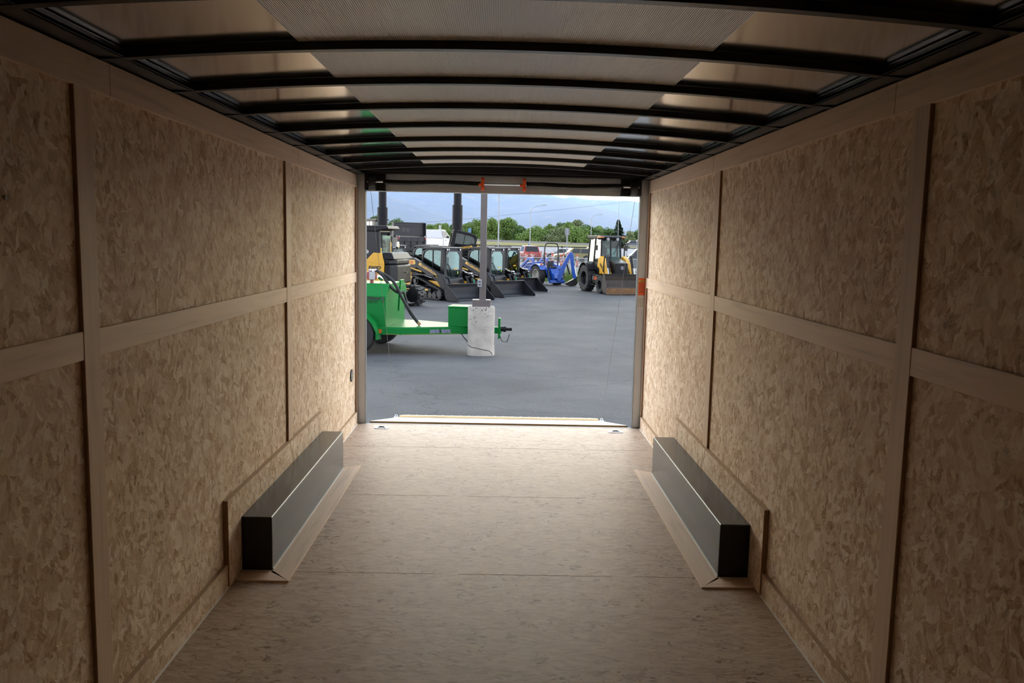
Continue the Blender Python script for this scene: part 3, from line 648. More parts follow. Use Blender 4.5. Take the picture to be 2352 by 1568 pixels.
# ================================================================== poles, signs, fences
COLM = pr('dark_grey_paint', (.018,.019,.022), .6, var=.1, spec=.15)
for px, pc, yy, nm in ((875,475,45,'left'),(1046,470,45,'second from the left')):
    x = px2x(px,yy); zc_ = ph(px,pc,yy)
    t = thing('sign_column', 'thick dark grey sign column with a stepped collar, %s' % ('the left one' if nm=='left' else 'the right one beside the lamp pole'), 'column', (x,yy,GZ), 0, 'sign columns')
    m = MB(); m.cyl((0,0,0),(0,0,zc_-GZ), .272, n=32); m.build('lower_shaft', COLM, t, smooth=True, bevel=.01)
    m = MB(); m.cyl((0,0,zc_-GZ),(0,0,11), .21, n=32); m.build('upper_shaft', COLM, t, smooth=True)
POLE = pr('brown_painted_steel', (.165,.135,.125), .55, var=.08)
CONC = pr('weathered_concrete', (.62,.57,.50), .9, var=.14, nscale=5, bump=.5, bscale=22, spec=.1)
def pit(m):
    n = m.node_tree.nodes; l = m.node_tree.links; b = [x for x in n if x.type == 'BSDF_PRINCIPLED'][0]
    src = b.inputs['Base Color'].links[0].from_socket; tc = n.new('ShaderNodeTexCoord'); v = n.new('ShaderNodeTexNoise'); v.inputs['Scale'].default_value = 26; v.inputs['Detail'].default_value = 4
    l.new(tc.outputs['Object'], v.inputs['Vector']); sp = n.new('ShaderNodeSeparateXYZ'); l.new(tc.outputs['Object'], sp.inputs[0])
    h = n.new('ShaderNodeMapRange'); h.inputs['From Min'].default_value = .2; h.inputs['From Max'].default_value = .95; h.inputs['To Min'].default_value = -.07; h.inputs['To Max'].default_value = .06; l.new(sp.outputs['Z'], h.inputs['Value'])
    a = n.new('ShaderNodeMath'); a.operation = 'ADD'; l.new(v.outputs['Fac'], a.inputs[0]); l.new(h.outputs[0], a.inputs[1])
    r = ramp(n, [(.64,(1,1,1)), (.69,(.28,.26,.24))]); l.new(a.outputs[0], r.inputs[0])
    mx = n.new('ShaderNodeMix'); mx.data_type = 'RGBA'; mx.blend_type = 'MULTIPLY'; mx.inputs['Factor'].default_value = 1; l.new(src, mx.inputs['A']); l.new(r.outputs[0], mx.inputs['B']); l.new(mx.outputs['Result'], b.inputs['Base Color'])
pit(CONC)
x, y = -.395, 16.68; zt = .27; zb = gz(0,16.4)
t = thing('light_pole', 'square brown steel lamp pole on a round concrete base', 'lamp pole', (x,y,zb))
m = MB(); prf = []; k = 40; Hh = zt-zb; vs = []; rnd = random.Random(3)
for j, (f, rr) in enumerate(((-.05,.272),(.0,.275),(.18,.268),(.2,.262),(.5,.268),(.8,.27),(.97,.268),(1.0,.258))):
    for i in range(k):
        a = 2*PI*i/k; q = rr*(1+rnd.uniform(-.012,.012)); vs.append((q*math.cos(a), q*math.sin(a), f*Hh + (rnd.uniform(-.02,.02) if 1<j<6 else 0)))
fs = [(j*k+i, j*k+(i+1)%k, (j+1)*k+(i+1)%k, (j+1)*k+i) for j in range(7) for i in range(k)] + [tuple(range(7*k,8*k))]
m.add(vs, fs); base = m.build('concrete_base', CONC, t, smooth=True)
def crack(pts, w, dz):
    m = MB()
    for (a0,z0),(a1,z1) in zip(pts, pts[1:]):
        r = .2735; A = Vector((r*math.sin(a0), -r*math.cos(a0), z0)); B = Vector((r*math.sin(a1), -r*math.cos(a1), z1)); m.bar(A, B, .006, w)
    return m
cr = crack([(-1.2,.20),(-.9,.185),(-.75,.17),(-.4,.165),(-.1,.15),(.2,.13),(.45,.12),(.7,.10),(.95,.05),(1.05,.0)], .010, 0); cr.build('crack', pr('crack_shadow', (.03,.027,.025), .95), base)
m = MB(); m.box((.0,0,Hh+.065),(.36,.30,.13)); m.build('base_cover', POLE, t, bevel=.006)
m = MB(); m.box((.02,0,4.2),(.128,.128,6.6+.3)); m.build('shaft', POLE, t, bevel=.004)
bx = MB(); zb0 = .732-zb; bx.box((-.04,-.085,zb0),(.085,.05,.15)); ob = bx.build('outlet_box', pr('grey_plastic', (.42,.44,.45), .5), t, bevel=.006)
for dz in (.028,-.03): m = MB(); m.box((-.04,-.112,zb0+dz),(.045,.004,.018)); m.build('outlet_slot', 'black_matte', ob)
# far poles and lights
GALV = pr('galvanised_pole', (.50,.53,.57), .5, 0, var=.05)
def street_light(px, py_top, y, arm_px, arm_py, r, z0, label):
    x = px2x(px,y); zt = ph(px,py_top,y); t = thing('street_light', label, 'street light', (x,y,z0))
    ax = px2x(arm_px,y)-x; az = ph(arm_px,arm_py,y)-z0; H = zt-z0
    m = MB(); m.tube([(0,0,0),(0,0,H*.5),(0,0,H)], r, 8); m.build('pole', GALV, t, smooth=True)
    m = MB(); m.tube([(0,0,H-.02),(ax*.15,0,H+(az-H)*.38),(ax*.45,0,H+(az-H)*.8),(ax*.85,0,az)], r*.6, 8); m.build('arm', GALV, t, smooth=True)
    m = MB(); m.box((ax,0,az),(abs(ax)*.32,.25,.12)); m.build('lamp_head', GALV, t, bevel=.03)
street_light(1213,482,105,1244,470,.055,gz(3,105),'tall grey street light with a curved arm, left one, behind the orange delineators')
street_light(1353,499,150,1374,491,.06,.6,'more distant grey street light with a curved arm, left of the backhoe cab')
def plain_pole(px, py_top, y, r, z0, label, hide=None):
    x = px2x(px,y); m = MB(); m.cyl((0,0,0),(0,0,ph(px,py_top,y)-z0), r, r*.8, 10); o = m.build('utility_pole', GALV, smooth=True); o.location = (x,y,z0); tag(o, label, 'pole')
plain_pole(1140.5,400,70,.06,gz(-1,70),'tall slender grey pole close to the right of the brown lamp pole')
plain_pole(1415,440,120,.04,gz(15,120)-.02,'thin tall pole in front of the spruce tree')
def sign(px, py0, py1, pw, y, z0, face, label, double=False):
    x = px2x(px,y); za, zb_ = ph(px,py1,y)-z0, ph(px,py0,y)-z0; w = pw*y/1918
    t = thing('road_sign', label, 'sign', (x,y,z0)); m = MB(); m.box((0,0,zb_*.5),(.07,.07,zb_)); m.build('post', GALV, t)
    m = MB(); m.box((0,-.05 if not double else .05,(za+zb_)/2),(w,.02,zb_-za)); m.build('plate', face, t, bevel=.02)
WS = pr('white_sign_face', (.62,.62,.62), .5); BS = pr('blue_sign_face', (.16,.33,.62), .5)
sign(1298,522,538,10.5,54,gz(4.2,54),pr('bare_aluminium_sign', (.36,.36,.37), .45, .5),'grey rectangular sign on a post behind the tractor, seen from the back', True)
sign(1006.5,515,527,6,150,gz(-11,150),WS,'small white sign in front of the trees left of the second column')
sign(1074.5,522,532,7,150,gz(-6,150),BS,'small blue sign in front of the trees right of the second column')
sign(1212,557,563,5,108,gz(3.5,108),BS,'small blue sign at the foot of the left street light')
sign(1459,548,553,4,170,gz(27,170),WS,'small white sign by the highway at the right door post')
# overhead cable
t = MB(); P0 = Vector((px2x(700,120),120,ph(700,527,120))); P1 = Vector((px2x(1560,120),120,ph(1560,446,120)))
pts = []
for i in range(25):
    u = i/24; p = P0.lerp(P1,u); p.z -= 1.0*4*u*(1-u)*.55; pts.append(p)
t.tube(pts, .012, 5); tag(t.build('overhead_cable', 'black_matte'), 'thin overhead cable sagging across the mountains', 'cable')
# near chain-link fence with a top rail
t = thing('chain_link_fence', 'chain-link fence with a pale top rail behind the blue tractor', 'fence', (8, 51, GZ))
def fy(x): return 0
m = MB(); m.tube([(-7.5,0,1.30),(7,0,1.30)], .03, 8); m.build('top_rail', GALV, t, smooth=True)
for i in range(6):
    xx = -6.5+i*2.6; m = MB(); m.cyl((xx,0,-.1),(xx,0,1.30), .035, n=8); m.build('post', GALV, t, smooth=True)
def mesh_mat(name, col, sc, th):
    m, n, l = new_mat(name); o = n.new('ShaderNodeOutputMaterial'); d = n.new('ShaderNodeBsdfPrincipled'); d.inputs['Base Color'].default_value = tuple(col)+(1,); d.inputs['Roughness'].default_value = .5
    tr = n.new('ShaderNodeBsdfTransparent'); mx = n.new('ShaderNodeMixShader'); tc = n.new('ShaderNodeTexCoord'); fac = None
    for a in (PI/4, -PI/4):
        mp = n.new('ShaderNodeMapping'); mp.inputs['Rotation'].default_value = (0,a,0); l.new(tc.outputs['Object'], mp.inputs[0])
        w = n.new('ShaderNodeTexWave'); w.inputs['Scale'].default_value = sc; w.bands_direction = 'X'; l.new(mp.outputs[0], w.inputs['Vector'])
        g = n.new('ShaderNodeMath'); g.operation = 'GREATER_THAN'; g.inputs[1].default_value = th; l.new(w.outputs['Fac'], g.inputs[0])
        if fac is None: fac = g
        else:
            k = n.new('ShaderNodeMath'); k.operation = 'MAXIMUM'; l.new(fac.outputs[0], k.inputs[0]); l.new(g.outputs[0], k.inputs[1]); fac = k
    l.new(fac.outputs[0], mx.inputs[0]); l.new(tr.outputs[0], mx.inputs[1]); l.new(d.outputs[0], mx.inputs[2]); l.new(mx.outputs[0], o.inputs[0]); return m
m = MB(); m.quad((-7.5,.02,0),(7,.02,0),(7,.02,1.28),(-7.5,.02,1.28)); m.build('mesh', mesh_mat('wire_mesh', (.34,.35,.36), 5.2, .93), t)
# slatted fence across the street
t = thing('slat_fence', 'long grey fence with dark posts across the street below the grass', 'fence', (12, 110, GZ))
m = MB(); m.bb(-17,42,-.03,.03,.25,1.55); m.build('panel', pr('grey_fence_panel', (.95,.96,.98), .8, var=.12, nscale=3, spec=.1), t)
m = MB(); m.bb(-17,42,-.05,.05,1.55,1.64); m.build('top_rail', COLM, t)
for i in range(15):
    m = MB(); xx = -16.5+i*4.1; m.box((xx,-.06,.85),(.12,.1,1.7)); m.build('post', COLM, t)

# ================================================================== MACHINES
MT['yellow'] = pr('machine_yellow', (1.0,.52,.018), .4, var=.03, coat=.1)
MT['dark_grey'] = pr('charcoal_machine_paint', (.012,.0122,.014), .42, var=.12, spec=.22)
MT['grey_steel'] = pr('slate_bucket_paint', (.028,.030,.036), .5, var=.15, spec=.2)
MT['rubber'] = pr('track_rubber', (.016,.016,.017), .7, var=.3, nscale=12, bump=.2)
MT['cab_glass'] = glass('tinted_cab_glass', (.36,.51,.48), .025)
MT['dark_glass'] = glass('dark_cab_glass', (.17,.30,.28), .04)
MT['chrome'] = pr('chrome_rod', (.75,.75,.75), .15, 1.0, var=.02)
MT['white_paint'] = pr('white_paint', (.80,.80,.82), .35, var=.03, coat=.3)
MT['green_paint'] = pr('green_trailer_paint', (.010,.26,.050), .35, var=.05, nscale=2, spec=.10)
MT['blue_paint'] = pr('blue_tractor_paint', (.014,.115,.60), .38, var=.05, coat=.15)
MT['lens_clear'] = pr('clear_lamp_lens', (.65,.65,.65), .15, .3)
MT['lens_amber'] = pr('amber_lamp_lens', (.75,.17,.01), .25)
MT['lens_red'] = pr('red_lamp_lens', (.55,.02,.015), .3)
MT['seat'] = pr('black_vinyl', (.02,.02,.022), .55)
MT['decal_yellow'] = pr('yellow_decal', (1.0,.55,.03), .45)
MT['decal_orange'] = pr('orange_red_decal', (.75,.10,.012), .45)
MT['decal_black'] = pr('black_decal', (.012,.012,.012), .4)
MT['decal_white'] = pr('white_decal', (.62,.62,.62), .4)
MT['green_cap'] = pr('green_plastic_cap', (.01,.40,.20), .4)
MT['lime'] = pr('lime_sticker', (.42,.65,.03), .4)
MT['interior'] = pr('dark_cab_interior', (.035,.035,.036), .7)
MT['worn_steel'] = pr('worn_bucket_steel', (.085,.068,.055), .6, 0.0, var=.3, nscale=4)
MT['rust_edge'] = pr('rusty_edge', (.26,.12,.035), .65, var=.35, nscale=6)
MT['silver'] = pr('silver_print', (.40,.42,.45), .35, .3)

def loop_pts(tri, r, n=7):
    """rounded hull around a polygon of (x,z) corners listed counter-clockwise"""
    k = len(tri); out = []
    for i in range(k):
        p, c, q = Vector(tri[i-1]), Vector(tri[i]), Vector(tri[(i+1)%k])
        a0 = math.atan2(*( (c-p).yx )) - PI/2; a1 = math.atan2(*((q-c).yx)) - PI/2
        while a1 < a0: a1 += 2*PI
        for j in range(n):
            a = a0+(a1-a0)*j/(n-1); out.append((c.x+r*math.cos(a), c.y+r*math.sin(a)))
    return out
def track_belt(tri, r, y0, y1, th=.045, lug=.03, pitch=.115):
    m = MB(); o = loop_pts(tri, r); i_ = loop_pts(tri, r-th); m.shell(o, i_, y0, y1, 'xz')
    L = 0; nxt = 0; k = len(o); yc = (y0+y1)/2; w = abs(y1-y0)
    for i in range(k):
        a, b = Vector(o[i]), Vector(o[(i+1)%k]); d = (b-a); s = d.length
        if s < 1e-6: continue
        d.normalize(); nrm = Vector((d.y,-d.x))
        while nxt < L+s:
            p = a+d*(nxt-L)+nrm*lug*.5
            ang = math.atan2(d.y,d.x)
            m.box((p.x,yc-w*.22,p.y),(pitch*.45,w*.5,lug),(0,-ang,0)); m.box((p.x+d.x*pitch*.3,yc+w*.22,p.y+d.y*pitch*.3),(pitch*.45,w*.5,lug),(0,-ang,0))
            nxt += pitch
        L += s
    return m
def wheel(parent, c, r, w, rim_mat='dark_grey', rim=.58, lugs=0, name='wheel', dish=1, tyre=None, label=None):
    """c: hub centre, axis along y; dish: side (+1/-1) that shows the hub face"""
    c = Vector(c); m = MB()
    m.lathe([(r*rim,-w*.42),(r*.80,-w*.5),(r*.94,-w*.46),(r,-w*.30),(r,w*.30),(r*.94,w*.46),(r*.80,w*.5),(r*rim,w*.42),(r*rim*.97,0),(r*rim,-w*.42)], c, 'y', 36, caps=False)
    if lugs:
        for i in range(lugs):
            for s in (-1,1):
                a = 2*PI*(i+.5*(s>0))/lugs; d = Vector((math.cos(a),0,math.sin(a))); tng = Vector((-math.sin(a),0,math.cos(a)))
                p0 = c+d*r*.985+Vector((0,s*w*.02,0)); p1 = c+d*r*.96+Vector((0,s*w*.47,0))+tng*(-.16*r)
                m.bar(p0,p1,.10*r,.085*r,up=d)
    o = m.build(name, tyre or 'black_matte', parent, smooth=True)
    if label: o['label'] = label
    m = MB(); R_ = r*rim
    m.lathe([(q, h*dish) for q, h in ((R_*1.0,-w*.42),(R_*1.03,w*.43),(R_*.97,w*.44),(R_*.90,w*.36),(R_*.84,w*.05),(R_*.50,w*.10),(R_*.46,w*.04),(R_*.2,w*.04))], c, 'y', 30, caps=False)
    # face disc
    m.cyl(c+Vector((0,-w*.06,0)), c+Vector((0,w*.06,0)), r*rim*.9, n=28)
    m.cyl(c+Vector((0,-w*.14,0)), c+Vector((0,w*.14,0)), r*.13, n=14)
    for i in range(8):
        a = 2*PI*i/8; p = c+Vector((math.cos(a)*r*.22,0,math.sin(a)*r*.22)); m.cyl(p+Vector((0,-w*.09,0)), p+Vector((0,w*.09,0)), r*.025, n=6)
    m.build('rim', rim_mat, o, smooth=True)
    return o

# ---------------------------------------------------------------- compact track loader
def track_loader(badge, label, loc, rz, pitch=0.0, group='compact track loaders'):
    t = thing('track_loader', label, 'track loader', loc, rz, group, pitch)
    TRI = [(-.74,.24),(.80,.24),(-.60,.68)]
    for s in (-1,1):
        y0, y1 = s*.48, s*.86
        tr = track_belt(TRI, .20, min(y0,y1), max(y0,y1)).build('track', 'rubber', t)
        m = MB()
        for (x,z,r) in ((-.74,.24,.15),(.80,.24,.15),(-.35,.17,.12),(-.05,.17,.12),(.25,.17,.12),(.5,.17,.12)): m.cyl((x,s*.54,z),(x,s*.80,z), r, n=20)
        m.build('roller_set', 'black', tr, smooth=True)
        m = MB(); m.cyl((-.60,s*.54,.68),(-.60,s*.80,.68), .155, n=24); m.cyl((-.60,s*.78,.68),(-.60,s*.85,.68), .085, n=18); m.build('sprocket', 'black', tr, smooth=True)
        m = MB(); m.prism([(-.55,.22),(.62,.22),(.7,.30),(.1,.42),(-.30,.50),(-.50,.46)], s*.56, s*.74, 'xz'); m.bb(-.5,.35,s*.74,s*.83,.30,.42); m.build('track_frame', 'dark_grey', tr, bevel=.015)
        m = MB(); m.box((.1,s*.835,.37),(.16,.006,.07)); m.build('frame_sticker', 'decal_yellow', tr)
        m = MB(); m.box((-.12,s*.835,.37),(.09,.006,.06)); m.build('frame_label', 'decal_white', tr)
    # hull
    m = MB(); m.prism([(-1.22,.42),(.66,.30),(.80,.42),(.80,.78),(.60,.92),(-1.1,.98),(-1.28,.8)], -.47, .47, 'xz'); m.build('chassis', 'black', t, bevel=.02)
    for s in (-1,1):
        m = MB(); m.prism([(.02,.72),(.86,.70),(.88,.22),(.80,.30)], s*.475, s*.70, 'xz'); m.build('front_side_panel', 'yellow', t, bevel=.01)
        m = MB(); m.prism([(-1.30,.30),(-.95,.34),(-.80,.78),(-.92,1.02),(-1.25,1.02),(-1.36,.8)], s*.47, s*.80, 'xz'); m.build('rear_side_panel', 'yellow', t, bevel=.015)
        m = MB(); m.bb(-.95,.55,s*.47,s*.88,.905,.945); m.build('fender', 'black', t, bevel=.01)
        # loader tower and arm
        m = MB(); m.prism([(-1.30,.95),(-.72,.95),(-.62,1.10),(-.78,1.36),(-1.05,1.40),(-1.30,1.28)], s*.49, s*.60, 'xz'); m.build('tower', 'dark_grey', t, bevel=.012)
        a = MB(); a.prism([(-1.30,1.16),(-.92,1.10),(-.60,1.17),(.62,.70),(.80,.52),(.92,.20),(1.12,.16),(1.16,.44),(1.02,.80),(.86,.98),(.62,1.06),(-.55,1.47),(-.80,1.56),(-1.08,1.55),(-1.30,1.44)], s*.62, s*.76, 'xz')
        arm = a.build('lift_arm', 'dark_grey', t, bevel=.02)
        yy = s*.7615
        m = MB(); m.prism([(-.40,1.39),(-.48,1.30),(.52,.94),(.66,.84),(.52,1.04)], yy-.002*s, yy+.004*s, 'xz'); m.build('arm_decal', 'decal_yellow', arm)
        X = Vector((1,0,-.36)) if s < 0 else Vector((-1,0,.36)); Y = Vector((.36,0,1))
        org = (-.33,yy+.006*s,1.268) if s < 0 else (.50,yy+.006*s,.97)
        lettering('NEW HOLLAND', .128, 'decal_black', arm, face_mtx(org, X, Y), bold=.002, sx=.98)
        m = MB(); m.prism([(-1.18,1.30),(-.72,1.30),(-.66,1.34),(-.70,1.475),(-1.12,1.475),(-1.2,1.42)], yy-.002*s, yy+.004*s, 'xz'); pl = m.build('badge', 'decal_yellow', arm)
        X = (1,0,0) if s < 0 else (-1,0,0); org = (-1.14,yy+.006*s,1.325) if s < 0 else (-.72,yy+.006*s,1.325)
        lettering(badge, .165, 'decal_orange', pl, face_mtx(org, X, (0,0,1)), bold=.004, shear=.15, sx=.92)
        m = MB(); m.box((-1.16,yy,1.235),(.09,.006,.11)); m.build('small_sticker', 'decal_white', arm)
        m = MB(); m.cyl((-1.02,s*.69,1.0),(-.35,s*.69,.92), .048, n=12); m.cyl((-1.02,s*.60,1.0),(-1.02,s*.78,1.0), .06); m.build('lift_cylinder', 'dark_grey', t, smooth=True)
        m = MB(); m.cyl((-.35,s*.69,.92),(.42,s*.69,.80), .026, n=10); m.build('cylinder_rod', 'chrome', t, smooth=True)
        m = MB(); m.cyl((-.98,s*.74,1.17),(-.30,s*.74,1.03), .030, n=10); m.build('guard_rod', 'decal_yellow', t, smooth=True)
        m = MB(); m.cyl((.93,s*.46,.86),(1.12,s*.46,.50), .045, n=12); m.cyl((.93,s*.40,.86),(.93,s*.6,.86),.045); m.build('tilt_cylinder', 'grey_steel', t, smooth=True)
        m = MB(); m.cyl((1.12,s*.46,.50),(1.25,s*.46,.26), .025, n=10); m.build('tilt_rod', 'chrome', t, smooth=True)
    # hydraulic couplers on the left arm
    m = MB(); m.box((.86,.66,1.0),(.2,.2,.06)); m.cyl((.95,.62,1.0),(1.05,.62,.97),.03); m.cyl((.95,.70,.9),(1.06,.70,.88),.045); m.cyl((.95,.58,.98),(.75,.55,1.02),.03); m.build('hydraulic_coupler', 'chrome', t, bevel=.005)
    m = MB(); m.cyl((1.10,.70,.78),(1.10,.70,.66), .03, n=10); m.build('coupler_cap', 'green_cap', t, smooth=True)
    # engine hood
    m = MB(); m.prism([(-1.34,.85),(-1.34,1.30),(-1.05,1.42),(-.58,1.42),(-.58,.9)], -.46, .46, 'xz'); m.build('engine_hood', 'dark_grey', t, bevel=.03)
    # cab
    fr = MB()
    roof = [(-.62,1.86),(-.50,1.965),(-.30,2.0),(.58,2.0),(.66,1.975),(.66,1.92),(-.5,1.90)]
    for s in (-1,1):
        y0, y1 = s*.43, s*.47
        # side frame: an outline around the window, thin rear, rounded rear top corner
        out = [(-.64,1.05),(.60,.98),(.62,1.92),(.30,1.93),(-.30,1.93),(-.52,1.86),(-.64,1.68)]
        inn = [(-.54,1.16),(.46,1.08),(.48,1.85),(.25,1.86),(-.26,1.86),(-.45,1.80),(-.54,1.64)]
        fr.shell(out, inn, min(y0,y1), max(y0,y1), 'xz')
        fr.bb(.00,.04,min(y0,y1),max(y0,y1),1.1,1.88)
        fr.prism([(.58,.80),(.70,.80),(.66,1.94),(.56,1.94)], s*.385, s*.47, 'xz')
        fr.prism([(-.6,.92),(.62,.88),(.62,1.02),(-.6,1.10)], s*.40, s*.46, 'xz')
    fr.bb(-.64,-.58,-.44,.44,1.05,1.9); fr.bb(.56,.67,-.44,.44,1.84,1.93)
    cabf = fr.build('cab_frame', 'dark_grey', t, bevel=.012)
    m = MB(); m.prism(roof, -.50, .50, 'xz'); m.bb(-.3,.4,-.2,.2,1.99,2.035); m.build('roof', 'dark_grey', t, bevel=.015)
    # windscreen with dark arched door surround
    outl = [(-.385,.62),(.385,.62),(.385,1.0),(.385,1.87),(.20,1.87),(-.20,1.87),(-.385,1.87),(-.385,1.0)]
    innl = [(-.16,.69),(.16,.69),(.335,.98),(.335,1.68),(.21,1.83),(-.21,1.83),(-.335,1.68),(-.335,.98)]
    m = MB(); m.shell(outl, innl, .655, .685, 'yz'); m.build('door_frame', 'black', t, bevel=.006)
    m = MB(); m.prism(innl, .664, .672, 'yz'); g = m.build('windscreen', 'cab_glass', t)
    m = MB(); m.bar((.695,.04,.92),(.695,-.26,1.36),.02,.015); m.bar((.70,-.27,1.05),(.70,-.27,1.62),.016,.016); m.bar((.70,.0,.84),(.70,-.2,1.22),.012,.012); m.build('wiper', 'black', g)
    m = MB(); m.box((.68,.24,1.03),(.006,.05,.10)); m.build('sticker', 'lime', g)
    m = MB(); m.box((.68,.13,1.17),(.005,.17,.04)); m.build('sticker', 'decal_yellow', g)
    for s in (-1,1):
        m = MB(); m.prism([(-.54,1.16),(.46,1.08),(.48,1.85),(.25,1.86),(-.26,1.86),(-.45,1.80),(-.54,1.64)], s*.445, s*.449, 'xz'); sg = m.build('side_window', 'cab_glass', t)
        m = MB()
        for i in range(13): x = -.50+i*.075; m.bb(x-.0022,x+.0022,s*.452,s*.456,1.14,1.84)
        for i in range(9): z = 1.18+i*.08; m.bb(-.52,.45,s*.452,s*.456,z-.0022,z+.0022)
        m.build('window_guard', 'black', sg)
    # lamps under the roof edge
    for ys in (-.33,-.24,.33):
        m = MB(); m.box((.685,ys,1.905),(.05,.075,.075)); lb = m.build('work_lamp', 'black', t, bevel=.012)
        m = MB(); m.box((.712,ys,1.905),(.008,.052,.05)); m.build('lens', 'lens_clear', lb)
    # seat and controls inside
    m = MB(); m.box((-.22,0,1.12),(.42,.46,.12)); m.box((-.42,0,1.40),(.12,.44,.50)); m.box((-.44,0,1.72),(.09,.24,.14)); m.build('seat', 'seat', t, bevel=.03)
    m = MB(); m.box((0,0,1.0),(1.1,.78,.04)); m.box((.1,.32,1.22),(.35,.10,.2)); m.box((.1,-.32,1.22),(.35,.10,.2)); m.cyl((.2,.32,1.3),(.24,.32,1.5),.02); m.cyl((.2,-.32,1.3),(.24,-.32,1.5),.02); m.build('controls', 'interior', t)
    # front step with stickers
    m = MB(); m.bb(.70,.92,-.40,.40,.30,.58); m.build('front_step', 'black', t, bevel=.015)
    m = MB(); m.bb(.86,.935,-.30,.34,.36,.47); m.bb(.80,.90,-.18,.2,.585,.63); m.build('step_panel', 'yellow', t, bevel=.006)
    m = MB(); m.box((.937,-.10,.415),(.004,.36,.075)); m.build('warning_label', 'decal_white', t)
    # bucket
    b = MB(); bw = .93
    prof_in = [(2.04,.035),(1.50,.05),(1.36,.12),(1.29,.26),(1.28,.50),(1.30,.62)]
    prof_out = [(2.06,.005),(1.46,.005),(1.31,.09),(1.245,.25),(1.24,.50),(1.25,.645)]
    b.prism(prof_in + prof_out[::-1], -bw, bw, 'xz')
    bk = b.build('bucket', 'grey_steel', t, bevel=.004)
    for s in (-1,1):
        m = MB(); m.prism([(2.03,.01),(1.46,.01),(1.31,.09),(1.245,.25),(1.24,.645),(1.36,.645),(2.03,.12)], s*bw, s*(bw-.022), 'xz'); m.build('side_plate', 'grey_steel', bk, bevel=.003)
    m = MB(); m.bb(1.24,1.40,-bw,bw,.62,.65); m.build('top_lip', 'grey_steel', bk, bevel=.004)
    m = MB(); m.bb(2.0,2.17,-bw-.01,bw+.01,.0,.022); o = m.build('cutting_edge', pr('bright_edge_steel', (.16,.16,.165), .4, .5), bk); o['label'] = 'brighter steel cutting edge'
    m = MB(); m.bb(1.52,1.78,-bw*.86,bw*.5,.056,.062); m.build('wear_strip', pr('light_grey_paint', (.11,.115,.125), .45), bk)
    m = MB(); m.bb(1.14,1.26,-.50,.50,.08,.60); m.box((1.19,-.0,.60),(.18,.34,.05)); m.build('coupler_plate', 'black', t, bevel=.01)
    return t
HD = math.radians(-45)
def front(x, y, L=2.15): return (x - L*math.cos(HD), y - L*math.sin(HD), GZ)
gp = 'compact track loaders'
ctl = track_loader('C330', 'black and yellow track loader just left of the brown lamp pole, first of the row', front(-.83,31.1), HD)
track_loader('C337', 'black and yellow track loader behind the brown lamp pole, its bucket just right of it', front(.84,34.0), HD)
dup(ctl, front(1.52,37.05), HD, 'black and yellow track loader nearest the blue tractor, end of the row')
dup(ctl, (-5.05,37.6,GZ), HD, 'track loader mostly hidden behind the yellow excavator, only its cab showing')
dup(ctl, (-3.35,38.9,GZ), HD, 'track loader showing only its cab roof just behind the first loader of the row')
track_loader('C345', 'track loader tilted nose up on the mound behind the row, left of the lamp pole', (-2.38,44.6,.0), math.radians(188), pitch=math.radians(-12))
m = MB(); rnd = random.Random(9); n = 28; vs = []
for j in range(8):
    for i in range(n):
        a = 2*PI*i/n; r = (1-j/7.0)*3.0*(1+rnd.uniform(-.06,.06))+.25; vs.append((-2.2+r*math.cos(a)*1.15, 44.8+r*math.sin(a)*.8, GZ-.02+.62*(j/7.0)**.7 if j else GZ-.05))
fs = [(j*n+i,j*n+(i+1)%n,(j+1)*n+(i+1)%n,(j+1)*n+i) for j in range(7) for i in range(n)] + [tuple(range(7*n,8*n))]
m.add(vs, fs); struct(m.build('gravel_mound', GV, smooth='all'), 'gravel display mound behind the row of loaders', 'mound')

